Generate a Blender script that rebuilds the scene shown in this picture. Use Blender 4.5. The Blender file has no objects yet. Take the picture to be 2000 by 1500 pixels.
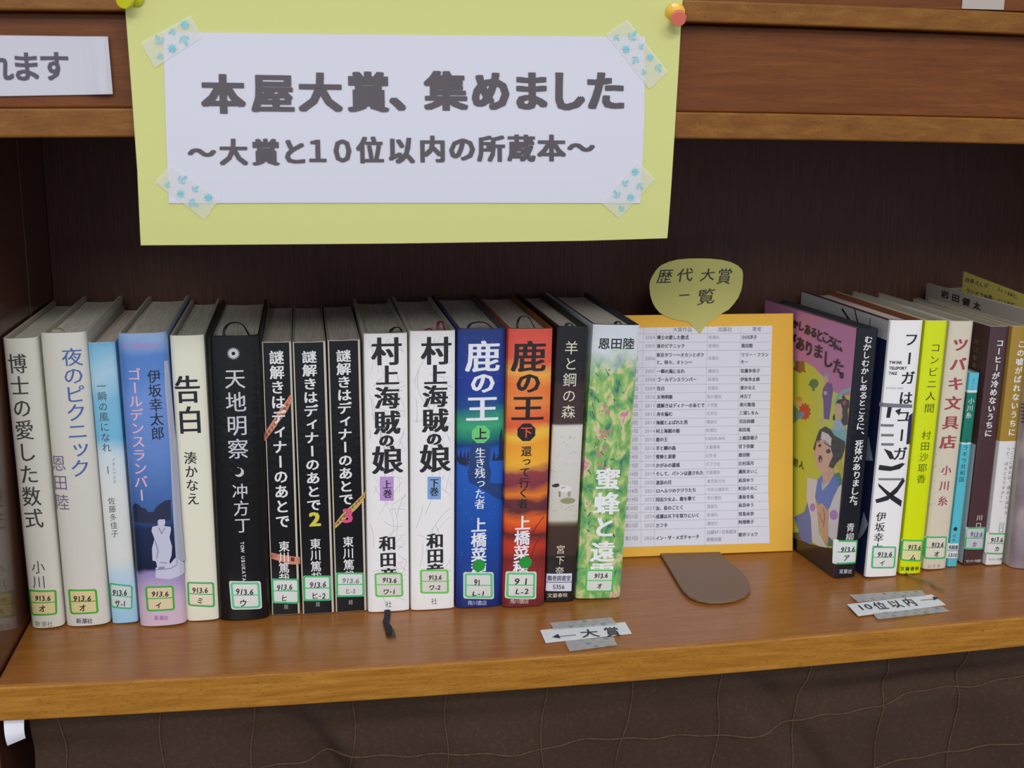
import bpy, bmesh, math, random
from mathutils import Vector, Matrix
from mathutils.geometry import tessellate_polygon
random.seed(7)
S = bpy.context.scene
COL = bpy.context.collection
# ------------------------------------------------------------------ camera
F = 2295.0
CAM = Vector((0.0, -0.676, 0.3287))
_p, _y, _r = math.radians(12.65), math.radians(10.1), math.radians(0.565)
FW = Vector((math.sin(_y)*math.cos(_p), math.cos(_y)*math.cos(_p), -math.sin(_p)))
_rt = FW.cross(Vector((0, 0, 1))).normalized(); _up = _rt.cross(FW)
RT = _rt*math.cos(_r) + _up*math.sin(_r)
UP = _up*math.cos(_r) - _rt*math.sin(_r)
cd = bpy.data.cameras.new('camera'); cam = bpy.data.objects.new('camera', cd); COL.objects.link(cam)
cam.matrix_world = Matrix(((RT.x, UP.x, -FW.x, CAM.x), (RT.y, UP.y, -FW.y, CAM.y), (RT.z, UP.z, -FW.z, CAM.z), (0, 0, 0, 1)))
cd.sensor_width = 36; cd.lens = F/2000*36; cd.clip_start = 0.02
cd.dof.use_dof = True; cd.dof.focus_distance = 0.775; cd.dof.aperture_fstop = 14.0
S.camera = cam
# ------------------------------------------------------------------ world, lights, exposure
w = bpy.data.worlds.new('world'); S.world = w; w.use_nodes = True
w.node_tree.nodes['Background'].inputs[0].default_value = (0.80, 0.86, 1.0, 1)
w.node_tree.nodes['Background'].inputs[1].default_value = 0.62
def area(name, loc, target, sx, sy, power, color):
    l = bpy.data.lights.new(name, 'AREA'); l.shape = 'RECTANGLE'; l.size = sx; l.size_y = sy; l.energy = power; l.color = color
    o = bpy.data.objects.new(name, l); COL.objects.link(o); o.location = loc
    o.rotation_euler = (Vector(target)-Vector(loc)).to_track_quat('-Z', 'Y').to_euler()
    return o
area('ceiling_light', (0.45, -2.0, 1.75), (0.2, 0.0, 0.0), 1.3, 0.35, 15, (1.0, 0.97, 0.93))
area('ceiling_light', (-0.6, -3.4, 1.75), (0.0, 0.0, 0.0), 1.6, 0.5, 34, (1.0, 0.98, 0.95))
S.view_settings.view_transform = 'Standard'; S.view_settings.look = 'None'
S.view_settings.exposure = 0.25; S.view_settings.gamma = 1.0; S.view_settings.use_curve_mapping = False
S.cycles.max_bounces = 8; S.cycles.sample_clamp_indirect = 4
# ------------------------------------------------------------------ rays through the photograph, met with real planes
def ray(px, py):
    return (RT*((px-1000)/F) - UP*((py-750)/F) + FW)
def hit(px, py, P, N):
    d = ray(px, py); t = (P-CAM).dot(N)/d.dot(N); return CAM + d*t
def ony(px, py, y): return hit(px, py, Vector((0, y, 0)), Vector((0, 1, 0)))
def onz(px, py, z): return hit(px, py, Vector((0, 0, z)), Vector((0, 0, 1)))
def onx(px, py, x): return hit(px, py, Vector((x, 0, 0)), Vector((1, 0, 0)))
def sag(x): return 0.003 - 0.0055*(1-min(1, abs((x-.15)/.36))**2)      # the loaded shelf sags a little
def bow(x): return 0.0033*(1-min(1, abs((x-.15)/.36))**2)
# ------------------------------------------------------------------ materials
def lin(c):
    return tuple(((v/255)/12.92 if v/255 <= .04045 else ((v/255+.055)/1.055)**2.4) for v in c) + (1,)
_M = {}
def mat(color, rough=.5, coat=0.0, name=None, alpha=1.0, bump=0.0, bscale=300, spec=.5, cr=.12):
    key = (tuple(color), rough, coat, alpha, bump, bscale, spec, cr)
    if key in _M: return _M[key]
    m = bpy.data.materials.new(name or 'paint'); m.use_nodes = True
    n = m.node_tree.nodes; b = n['Principled BSDF']
    b.inputs['Base Color'].default_value = lin(color); b.inputs['Roughness'].default_value = rough
    b.inputs['Coat Weight'].default_value = coat; b.inputs['Coat Roughness'].default_value = cr
    b.inputs['Specular IOR Level'].default_value = spec
    b.inputs['Alpha'].default_value = alpha
    if bump: add_bump(m, bump, bscale)
    _M[key] = m; return m
def add_bump(m, strength, scale, dist=.001, sc3=(1, 1, 1)):
    nt = m.node_tree; b = nt.nodes['Principled BSDF']
    tc = nt.nodes.new('ShaderNodeTexCoord'); mp = nt.nodes.new('ShaderNodeMapping'); mp.inputs['Scale'].default_value = sc3
    no = nt.nodes.new('ShaderNodeTexNoise'); no.inputs['Scale'].default_value = scale; no.inputs['Detail'].default_value = 3
    bu = nt.nodes.new('ShaderNodeBump'); bu.inputs['Strength'].default_value = strength; bu.inputs['Distance'].default_value = dist
    nt.links.new(tc.outputs['Object'], mp.inputs[0]); nt.links.new(mp.outputs[0], no.inputs['Vector'])
    nt.links.new(no.outputs['Fac'], bu.inputs['Height']); nt.links.new(bu.outputs[0], b.inputs['Normal']); 
    if b.inputs['Coat Weight'].default_value > 0: nt.links.new(bu.outputs[0], b.inputs['Coat Normal'])
def ramp_mat(stops, scale=(1, 1, 1), noise=20, detail=4, rough=.4, coat=0.6, axis=None, amt=0.1, lo=0, hi=.2, bump=0.0, const=False, wave=None, dist=0.0, cr=.12, name='print'):
    """colour ramp over noise (axis None) or over a coordinate, warped by noise"""
    m = bpy.data.materials.new(name); m.use_nodes = True; nt = m.node_tree; b = nt.nodes['Principled BSDF']
    b.inputs['Roughness'].default_value = rough; b.inputs['Coat Weight'].default_value = coat*.6; b.inputs['Coat Roughness'].default_value = cr; b.inputs['Specular IOR Level'].default_value = .25
    tc = nt.nodes.new('ShaderNodeTexCoord'); mp = nt.nodes.new('ShaderNodeMapping'); mp.inputs['Scale'].default_value = scale
    nt.links.new(tc.outputs['Object'], mp.inputs[0])
    no = nt.nodes.new('ShaderNodeTexNoise'); no.inputs['Scale'].default_value = noise; no.inputs['Detail'].default_value = detail
    no.inputs['Distortion'].default_value = dist
    nt.links.new(mp.outputs[0], no.inputs['Vector'])
    rp = nt.nodes.new('ShaderNodeValToRGB'); r = rp.color_ramp
    if const: r.interpolation = 'CONSTANT'
    while len(r.elements) > 1: r.elements.remove(r.elements[0])
    r.elements[0].position = stops[0][0]; r.elements[0].color = lin(stops[0][1])
    for p, c in stops[1:]:
        e = r.elements.new(p); e.color = lin(c)
    if axis is None:
        nt.links.new(no.outputs['Fac'], rp.inputs[0])
    else:
        sx = nt.nodes.new('ShaderNodeSeparateXYZ'); nt.links.new(tc.outputs['Object'], sx.inputs[0])
        mr = nt.nodes.new('ShaderNodeMapRange'); mr.inputs['From Min'].default_value = lo; mr.inputs['From Max'].default_value = hi
        nt.links.new(sx.outputs[axis], mr.inputs['Value'])
        ma = nt.nodes.new('ShaderNodeMath'); ma.operation = 'MULTIPLY_ADD'; ma.inputs[1].default_value = amt
        ad = nt.nodes.new('ShaderNodeMath'); ad.operation = 'SUBTRACT'; ad.inputs[1].default_value = .5
        nt.links.new(no.outputs['Fac'], ad.inputs[0]); nt.links.new(ad.outputs[0], ma.inputs[0]); nt.links.new(mr.outputs[0], ma.inputs[2])
        nt.links.new(ma.outputs[0], rp.inputs[0])
    nt.links.new(rp.outputs[0], b.inputs['Base Color'])
    if bump: add_bump(m, bump, 260)
    return m
def wood(name, c1, c2, c3, scale, rough=.35, coat=.25, fleck=None, cr=.2):
    m = ramp_mat([(0.25, c1), (0.5, c2), (0.75, c3)], scale=scale, noise=14, detail=7, rough=rough, coat=coat, dist=.4, cr=cr, name=name)
    nt = m.node_tree; b = nt.nodes['Principled BSDF']
    if fleck:
        fs, fc, lo = fleck
        tc = nt.nodes.new('ShaderNodeTexCoord'); mp = nt.nodes.new('ShaderNodeMapping'); mp.inputs['Scale'].default_value = fs
        no = nt.nodes.new('ShaderNodeTexNoise'); no.inputs['Scale'].default_value = 60; no.inputs['Detail'].default_value = 2
        nt.links.new(tc.outputs['Object'], mp.inputs[0]); nt.links.new(mp.outputs[0], no.inputs['Vector'])
        mr = nt.nodes.new('ShaderNodeMapRange'); mr.inputs['From Min'].default_value = lo; mr.inputs['From Max'].default_value = lo+.12
        nt.links.new(no.outputs['Fac'], mr.inputs['Value'])
        mx = nt.nodes.new('ShaderNodeMix'); mx.data_type = 'RGBA'; mx.inputs['B'].default_value = lin(fc)
        src = b.inputs['Base Color'].links[0].from_socket
        nt.links.new(mr.outputs[0], mx.inputs['Factor']); nt.links.new(src, mx.inputs['A']); nt.links.new(mx.outputs['Result'], b.inputs['Base Color'])
    add_bump(m, .12, 40, .0006, scale)
    return m
# ------------------------------------------------------------------ objects
def empty(name, loc, label=None, cat=None, group=None, rot=(0, 0, 0)):
    o = bpy.data.objects.new(name, None); COL.objects.link(o); o.location = loc; o.rotation_euler = rot
    o.empty_display_size = .02
    tag(o, label, cat, group); return o
def tag(o, label=None, cat=None, group=None, kind=None):
    for k, v in (('label', label), ('category', cat), ('group', group), ('kind', kind)):
        if v: o[k] = v
    return o
def link(name, me, mats, parent=None):
    for m in (mats if isinstance(mats, (list, tuple)) else [mats]): me.materials.append(m)
    o = bpy.data.objects.new(name, me); COL.objects.link(o)
    if parent is not None: o.parent = parent
    return o
def mesh(name, V, Fc, mats, parent=None, smooth=None, idx=None):
    me = bpy.data.meshes.new(name); me.from_pydata([tuple(v) for v in V], [], Fc)
    if idx: me.polygons.foreach_set('material_index', idx)
    bm = bmesh.new(); bm.from_mesh(me); bmesh.ops.recalc_face_normals(bm, faces=bm.faces); bm.to_mesh(me); bm.free()
    if smooth:
        me.polygons.foreach_set('use_smooth', [True]*len(me.polygons)); me.set_sharp_from_angle(angle=math.radians(smooth))
    me.update()
    return link(name, me, mats, parent)
def box_vf(x0, x1, y0, y1, z0, z1):
    V = [(x, y, z) for x in (x0, x1) for y in (y0, y1) for z in (z0, z1)]
    return V, [(0, 1, 3, 2), (4, 6, 7, 5), (0, 4, 5, 1), (2, 3, 7, 6), (0, 2, 6, 4), (1, 5, 7, 3)]
def bevel(o, wd, seg=2, ang=40):
    b = o.modifiers.new('bevel', 'BEVEL'); b.width = wd; b.segments = seg; b.limit_method = 'ANGLE'; b.angle_limit = math.radians(ang)
    return o
def loft(rings, closed=True):
    """rings of equal length -> faces with end caps"""
    V = [p for r in rings for p in r]; n = len(rings[0]); Fc = []
    for i in range(len(rings)-1):
        for j in range(n if closed else n-1):
            a = i*n+j; b = i*n+(j+1) % n; Fc.append((a, b, b+n, a+n))
    Fc.append(tuple(range(n))); Fc.append(tuple(range((len(rings)-1)*n, len(rings)*n)))
    return V, Fc
def tube(path, r, n=6, flat=1.0, updir=Vector((0, 0, 1))):
    rings = []
    path = [Vector(p) for p in path]
    for i, p in enumerate(path):
        t = (path[min(i+1, len(path)-1)]-path[max(i-1, 0)]).normalized()
        s = t.cross(updir)
        if s.length < 1e-4: s = t.cross(Vector((1, 0, 0)))
        s.normalize(); q = s.cross(t).normalized()
        rings.append([p + s*(r*math.cos(a)) + q*(r*flat*math.sin(a)) for a in [2*math.pi*k/n for k in range(n)]])
    return loft(rings)
def smoothpath(P, n=6):
    P = [Vector(p) for p in P]; out = []
    for i in range(len(P)-1):
        p0, p1, p2, p3 = P[max(i-1, 0)], P[i], P[i+1], P[min(i+2, len(P)-1)]
        for k in range(n):
            t = k/n
            out.append(.5*((2*p1)+(p2-p0)*t+(2*p0-5*p1+4*p2-p3)*t*t+(3*p1-p0-3*p2+p3)*t**3))
    out.append(P[-1]); return out
# ------------------------------------------------------------------ glyphs (built-in typeface) and flat print
_G = {}
def glyph(ch):
    if ch in _G: return _G[ch]
    c = bpy.data.curves.new('g', 'FONT'); c.body = ch; c.size = 1; c.resolution_u = 2
    o = bpy.data.objects.new('g', c); COL.objects.link(o)
    dg = bpy.context.evaluated_depsgraph_get(); me = o.evaluated_get(dg).to_mesh()
    V = [(v.co.x, v.co.y) for v in me.vertices]; Fc = [tuple(p.vertices) for p in me.polygons]
    bpy.data.objects.remove(o); bpy.data.curves.remove(c)
    if ord(ch) < 0x2000 or ch in '⚓☸':
        xs = [v[0] for v in V] or [0]; cx = (min(xs)+max(xs))/2; cy = .345
        adv = max(.30 if ch in '.,' else .46, (max(xs)-min(xs)) + .10)
    else: cx, cy, adv = .5, .38, 1.0
    _G[ch] = ([(x-cx, y-cy) for x, y in V], Fc, adv); return _G[ch]
class Print:
    """flat shapes in (u,v) of a surface, each with its own tiny height so that layers never coincide"""
    def __init__(s): s.V = []; s.F = []; s.h = 0.0
    def add(s, V, Fc, h=None):
        k = len(s.V); hh = s.h if h is None else h
        s.V += [(a, b, hh) for a, b in V]; s.F += [tuple(i+k for i in f) for f in Fc]
    def poly(s, P):
        t = tessellate_polygon([[Vector((a, b, 0)) for a, b in P]]); s.add(P, [tuple(f) for f in t])
    def ring(s, A, B):
        n = len(A); s.add(list(A)+list(B), [(i, (i+1) % n, n+(i+1) % n, n+i) for i in range(n)])
    def ell(s, c, rx, ry, n=20):
        s.poly([(c[0]+rx*math.cos(2*math.pi*i/n), c[1]+ry*math.sin(2*math.pi*i/n)) for i in range(n)])
    def stroke(s, P, wd):
        for a, b in zip(P, P[1:]):
            dx, dy = b[0]-a[0], b[1]-a[1]; L = math.hypot(dx, dy) or 1e-9; nx, ny = -dy/L*wd/2, dx/L*wd/2; ex, ey = dx/L*wd*.3, dy/L*wd*.3
            s.add([(a[0]+nx-ex, a[1]+ny-ey), (a[0]-nx-ex, a[1]-ny-ey), (b[0]-nx+ex, b[1]-ny+ey), (b[0]+nx+ex, b[1]+ny+ey)], [(0, 1, 2, 3)])
    def char(s, ch, c, sw, sh, bold=(0, 0), skew=0.0, rot=0.0, vertical=False):
        if ch in ' 　': return
        V, Fc, _ = glyph(ch); ox = oy = 0; r0 = 0
        if vertical:
            if ch in 'ー～―（）「」': r0 = -math.pi/2
            if ch in '、。': ox, oy = .55, .55
            if ch in 'ッャュョィァゃゅょっ': ox, oy = .08, .1
        offs = [(0, 0)]
        if bold[0]: offs += [(bold[0], 0), (-bold[0], 0)]
        if bold[1]: offs += [(0, bold[1]), (0, -bold[1])]
        if bold[0] and bold[1]: offs += [(a*bold[0]*.95, b*bold[1]*.95) for a in (1, -1) for b in (1, -1)]
        cr, sr = math.cos(rot), math.sin(rot); c0, s0 = math.cos(r0), math.sin(r0)
        for k, (bx, by) in enumerate(offs):
            out = []
            for x, y in V:
                x, y = x*c0-y*s0, x*s0+y*c0
                x += ox + skew*y; y += oy
                x, y = x*sw, y*sh
                x, y = x*cr-y*sr, x*sr+y*cr
                out.append((c[0]+x+bx, c[1]+y+by))
            s.add(out, Fc, s.h + k*2e-6)
    def place(s, surf, name, m, parent, off=1e-4):
        bm = bmesh.new(); vs = [bm.verts.new((a, b, h)) for a, b, h in s.V]
        for f in s.F:
            try: bm.faces.new([vs[i] for i in f])
            except ValueError: pass
        us = [v.co.x for v in bm.verts]; vv = [v.co.y for v in bm.verts]
        for brk, ax, vals in ((surf.ub, Vector((1, 0, 0)), us), (surf.vb, Vector((0, 1, 0)), vv)):
            if not vals: continue
            for k in brk:
                if min(vals) < k < max(vals):
                    bmesh.ops.bisect_plane(bm, geom=bm.verts[:]+bm.edges[:]+bm.faces[:], plane_co=ax*k, plane_no=ax, dist=1e-7)
        for v in bm.verts: v.co = surf.map(v.co.x, v.co.y, off+v.co.z)
        me = bpy.data.meshes.new(name); bm.to_mesh(me); bm.free()
        return link(name, me, m, parent)
class Plane:
    ub = (); vb = ()
    def __init__(s, P, U, V, N, root=None):
        s.P, s.U, s.V, s.N = Vector(P), Vector(U).normalized(), Vector(V).normalized(), Vector(N).normalized()
        s.Mi = root.matrix_basis.inverted() if root else Matrix()
        s.M = root.matrix_basis.copy() if root else Matrix()
    def map(s, u, v, h): return s.P + s.U*u + s.V*v + s.N*h
    def uv(s, px, py):
        o = s.Mi @ CAM; d = (s.Mi.to_3x3()) @ ray(px, py)
        t = (s.P-o).dot(s.N)/d.dot(s.N); q = o + d*t - s.P
        return (q.dot(s.U), q.dot(s.V))
class Wrap(Plane):
    """spine of a book: u across, v up, surface y = prof(u)"""
    def __init__(s, root, prof, xs, mid):
        Plane.__init__(s, (0, mid, 0), (1, 0, 0), (0, 0, 1), (0, -1, 0), root); s.prof = prof; s.ub = xs
    def map(s, u, v, h): return Vector((u, s.prof(u)-h, v))
def scale_at(surf, p):
    a = surf.uv(p[0]-5, p[1]); b = surf.uv(p[0]+5, p[1]); c = surf.uv(p[0], p[1]-5); d = surf.uv(p[0], p[1]+5)
    return abs(b[0]-a[0])/10, abs(c[1]-d[1])/10
def text(surf, parent, name, s, p0, p1, size, m, bold=(0, 0), skew=0, jit=0, vertical=True, off=1e-4, rot=0, pts=None, sizes=None, keep=None):
    pr = Print(); n = len(s)
    for i, ch in enumerate(s):
        if pts: p = pts[i]
        else:
            t = i/(n-1) if n > 1 else 0; p = (p0[0]+(p1[0]-p0[0])*t, p0[1]+(p1[1]-p0[1])*t)
        su, sv = scale_at(surf, p); sz = sizes[i] if sizes else size
        c = surf.uv(*p); j = lambda a: random.uniform(-a, a)
        pr.char(ch, (c[0]+j(jit)*su*sz[0]*.08, c[1]+j(jit)*sv*sz[1]*.08), sz[0]*su*(1+j(jit)*.1), sz[1]*sv*(1+j(jit)*.1),
                (bold[0]*su, bold[1]*sv), skew, rot+j(jit)*.08, vertical)
    return pr.place(surf, name, m, parent, off)
def hline(surf, parent, name, s, center, width, h, m, bold=(0, 0), skew=0, jit=0, off=1e-4, rise=0, ret=None, left=None):
    """horizontal line of text fitted to a width in pixels (proportional latin)"""
    adv = [glyph(c)[2] if c not in ' 　' else .35 for c in s]; tot = sum(adv); k = width/tot
    x = -width/2; pr = ret or Print(); L = []
    for ch, a in zip(s, adv):
        cx = x + a*k/2; x += a*k; t = cx/width
        p = (center[0]+cx, center[1]+rise*t); su, sv = scale_at(surf, p); c = surf.uv(*p); j = lambda a: random.uniform(-a, a)
        pr.char(ch, (c[0], c[1]+j(jit)*sv*h*.06), k*su, h*sv, (bold[0]*su, bold[1]*sv), skew, j(jit)*.1)
    if ret is None: return pr.place(surf, name, m, parent, off)
def pxpoly(surf, P): return [surf.uv(*p) for p in P]
def rrect(n=4, r=.12, asp=1.0):
    out = []
    for cx, cy, a0 in ((1-r, 1-r*asp, 0), (r, 1-r*asp, 90), (r, r*asp, 180), (1-r, r*asp, 270)):
        for k in range(n+1):
            a = math.radians(a0+90*k/n); out.append((cx+r*math.cos(a), cy+r*asp*math.sin(a)))
    return out
def bil(q, s, t):  # q = TL,TR,BR,BL in uv ; s right, t up
    TL, TR, BR, BL = q
    return tuple((BL[i]*(1-s)+BR[i]*s)*(1-t) + (TL[i]*(1-s)+TR[i]*s)*t for i in (0, 1))
INK = (38, 38, 42); GREEN = (52, 178, 92)
def sticker(surf, parent, quad, texts, green=GREEN, paper=(226, 224, 212), mid=True, ink=INK, margin=.0, name='call_number_sticker', bw=.07, hand=True):
    q = pxpoly(surf, quad)
    P = Print(); P.poly([bil(q, a, b) for a, b in rrect(4, .08)])
    base = P.place(surf, name, mat(paper, .45, .5), parent, 1.7e-4)
    G = Print(); asp = 1.0
    o = rrect(4, .10); lo = margin
    A = [bil(q, lo+a*(1-2*lo), lo+b*(1-2*lo)) for a, b in o]; ww = bw+lo
    B = [bil(q, ww+a*(1-2*ww), ww+b*(1-2*ww)) for a, b in rrect(4, .06)]
    G.ring(A, B)
    if mid:
        G.poly([bil(q, ww, .49), bil(q, 1-ww, .49), bil(q, 1-ww, .53), bil(q, ww, .53)])
    G.place(surf, 'printed_border', mat(green, .45, .5), base, 2.1e-4)
    L = Print()
    for s, c, wd, h in texts:
        hline(surf, None, None, s, c, wd, h, None, bold=(.35, .25) if hand else (.2, .1), skew=.12 if hand else 0, jit=1 if hand else 0, ret=L)
    L.place(surf, 'handwriting' if hand else 'lettering', mat(ink, .5), base, 2.5e-4)
    return base
# ================================================================== BOOKCASE
XL, XR, YB = -0.1866, 0.72, 0.246
case = empty('bookcase', (0.25, 0.0, 0.0), 'brown wooden library bookcase whose open shelf holds the row of books', 'bookcase')
def loc(V): return [(x-.25, y, z) for x, y, z in V]
W_edge = wood('oak_edge', (146, 94, 28), (166, 112, 38), (180, 128, 52), (2.2, 30, 30), .34, .5, ((5, 40, 40), (112, 66, 22), .60), .22)
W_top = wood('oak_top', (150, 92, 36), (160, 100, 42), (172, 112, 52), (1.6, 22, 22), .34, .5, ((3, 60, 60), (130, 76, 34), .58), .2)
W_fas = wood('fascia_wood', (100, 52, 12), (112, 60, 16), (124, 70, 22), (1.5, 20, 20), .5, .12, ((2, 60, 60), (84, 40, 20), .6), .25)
W_lip = wood('lip_wood', (112, 66, 12), (126, 78, 18), (140, 92, 28), (4, 16, 16), .45, .2, ((9, 30, 30), (94, 52, 20), .60), .22)
W_back = ramp_mat([(.3, (68, 42, 34)), (.5, (78, 50, 40)), (.7, (88, 57, 46))], scale=(30, 1, 1.2), noise=24, detail=6, rough=.5, coat=.0, name='dark_laminate')
W_side = ramp_mat([(.3, (70, 38, 26)), (.5, (84, 46, 32)), (.7, (96, 54, 38))], scale=(1, 24, 1.5), noise=20, detail=6, rough=.28, coat=.7, name='side_laminate', cr=.06)
def bowed(name, x0, x1, y0, y1, fz0, fz1, m, n=32, bv=.0012):
    rings = []
    for i in range(n+1):
        x = x0+(x1-x0)*i/n
        rings.append([(x, y0, fz0(x)), (x, y1, fz0(x)), (x, y1, fz1(x)), (x, y0, fz1(x))])
    V, Fc = loft(rings); o = mesh(name, loc(V), Fc, m, case); bevel(o, bv, 3, 50); o.data.polygons.foreach_set('use_smooth', [False]*len(o.data.polygons)); return o
shelf = bowed('shelf_board', XL+.0008, XR-.001, -.0005, YB-.0005, lambda x: sag(x)-.0215, sag, [W_top])
# front edge band of lighter oak, a strip glued to the board
bowed('edge_band', XL+.0008, XR-.001, -.0030, -.0004, lambda x: sag(x)-.0217, lambda x: sag(x)+.0001, W_edge, bv=.0016)
V, Fc = box_vf(XL-.024, XL, .0, YB+.012, -.80, .95); bevel(mesh('side_panel', loc(V), Fc, W_side, case), .001)
V, Fc = box_vf(XR, XR+.024, .0, YB+.012, -.80, .95); bevel(mesh('side_panel', loc(V), Fc, W_side, case), .001)
V, Fc = box_vf(XL+.0003, XR-.0003, YB, YB+.008, -.78, .94); mesh('back_panel', loc(V), Fc, W_back, case)
bowed('header_lip', XL+.0005, XR-.0005, -.001, .020, lambda x: .3160+bow(x), lambda x: .3313+bow(x), W_lip)
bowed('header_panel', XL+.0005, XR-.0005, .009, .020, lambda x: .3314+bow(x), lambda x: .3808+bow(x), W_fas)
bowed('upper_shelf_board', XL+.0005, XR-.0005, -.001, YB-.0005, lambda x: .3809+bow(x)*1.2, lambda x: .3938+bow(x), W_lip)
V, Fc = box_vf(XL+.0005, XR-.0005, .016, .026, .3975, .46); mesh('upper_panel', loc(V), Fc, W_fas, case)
V, Fc = box_vf(XL+.0005, XR-.0005, .0, YB, .93, .95); mesh('top_board', loc(V), Fc, W_lip, case)
V, Fc = box_vf(XL+.0005, XR-.0005, .0, YB-.0005, -.70, -.68); mesh('bottom_board', loc(V), Fc, W_top, case)
# thin light scratch line running down the side panel, where two laminates meet
V, Fc = box_vf(XL-.0001, XL+.0002, .1695, .1700, .012, .316); mesh('joint_line', loc(V), Fc, mat((92, 84, 72), .5), case)
# floor the case stands on
V, Fc = box_vf(-3, 3.5, -3.2, .8, -.86, -.80); tag(mesh('floor', V, Fc, mat((96, 84, 72), .8)), kind='structure')
V, Fc = box_vf(-3, 3.5, YB+.02, YB+.12, -.80, 2.0); tag(mesh('wall_back', V, Fc, mat((205, 200, 190), .7)), kind='structure')
# ================================================================== CURTAIN under the shelf
def cy(x, z):
    d = max(0, -.022-z)
    y = .010 + .0055*math.sin(x*31+1) * min(1, d*18) + .002*math.sin(x*67+z*40)*min(1, d*20)
    y += .012*math.exp(-((x+.018+.55*(z+.03))/.010)**2) * min(1, d*22)      # deep fold beneath the black books
    y += .009*math.exp(-((x-.30+.7*(z+.05))/.013)**2) * min(1, d*25)
    y += .006*math.exp(-((z+.052-.08*(x-.4))/.010)**2)*max(0, min(1, (x-.25)*6))
    y += .0045*math.exp(-((z+.050)/.010)**2)*(0.6+.4*math.sin(x*23))
    y += d*.10 - .004*min(1, d*10)
    return y
cloth = ramp_mat([(.3, (62, 46, 36)), (.55, (66, 49, 38)), (.75, (76, 57, 45))], scale=(1, 1, 1), noise=420, detail=4, rough=.95, coat=0, name='brown_cotton')
add_bump(cloth, .35, 1600, .0004)
curt = empty('curtain', (0.27, .01, -.03), 'dark brown cotton curtain with raised square seams hanging beneath the bottom shelf', 'curtain')
NX, NZ = 340, 70; V = []; Fc = []
X0 = -.1712
for side in (0, .0008):
    for j in range(NZ+1):
        for i in range(NX+1):
            x = X0+(.71-X0)*i/NX; z = sag(x)-.0225-.155*(j/NZ); V.append((x-.27, cy(x, z)+side-.01, z+.03))
n1 = (NX+1)*(NZ+1)
for j in range(NZ):
    for i in range(NX):
        a = j*(NX+1)+i; Fc.append((a, a+1, a+NX+2, a+NX+1)); Fc.append((n1+a, n1+a+NX+1, n1+a+NX+2, n1+a+1))
bd = list(range(NX+1)) + [j*(NX+1)+NX for j in range(1, NZ+1)] + [NZ*(NX+1)+i for i in range(NX-1, -1, -1)] + [j*(NX+1) for j in range(NZ-1, 0, -1)]
for a, b in zip(bd, bd[1:]+bd[:1]): Fc.append((a, n1+a, n1+b, b))
mesh('cloth', V, Fc, cloth, curt, smooth=60)
seam_m = ramp_mat([(.3, (72, 52, 40)), (.6, (96, 72, 54))], noise=700, detail=2, rough=.95, coat=0, name='seam_thread')
for k, xs in enumerate((-.1535, -.0941, -.0399, .0225, .0822, .1459, .2059, .2671, .3273, .3865, .4456, .505, .565, .625, .685)):
    P = []
    for j in range(56):
        z = sag(xs)-.026-.15*j/55; x = xs + .0016*math.sin(z*90+k*2.1) - (.006*(-z-.03)/.05 if k in (6, 8) else .001*(-z-.03)/.05)
        P.append((x-.27, cy(x, z)-.0106+.0002*math.sin(j*2.9), z+.03))
    V, Fc = tube(P, .00085, 6, .7, Vector((1, 0, 0))); mesh('seam', V, Fc, seam_m, curt, smooth=80)
for k, (z0, xa) in enumerate(((-.071, -.040), (-.122, -.17))):
    P = []
    for i in range(200):
        x = xa + (.70-xa)*i/199; z = z0 - .006*math.exp(-((x-.26)/.04)**2) + .0012*math.sin(x*80) + .0008*math.sin(x*190) + max(0, x-.30)*.09 + sag(x)
        P.append((x-.27, cy(x, z)-.0106, z+.03))
    V, Fc = tube(P, .0009, 6, .7, Vector((0, 0, 1))); mesh('seam', V, Fc, seam_m, curt, smooth=80)
# small white slip curling below the left end of the shelf
V = []; Fc = []; n = 12
for s in (0, .0004):
    for j in range(n+1):
        t = j/n
        for i in range(5):
            u = i/4; V.append((-.0062+.0112*u+.0012*t*(1-u), .0035*math.sin(t*2.6)*(-1)+.002*u+s, -.0175*t + (.003*u*t)))
q = (n+1)*5
for j in range(n):
    for i in range(4):
        a = j*5+i; Fc.append((a, a+1, a+6, a+5)); Fc.append((q+a, q+a+5, q+a+6, q+a+1))
o = mesh('paper_slip', V, Fc, mat((232, 232, 240), .7), None, smooth=60); o.location = (-.1774, .0035, -.0203)
tag(o, 'small curled white paper slip under the left end of the shelf', 'paper')
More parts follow.
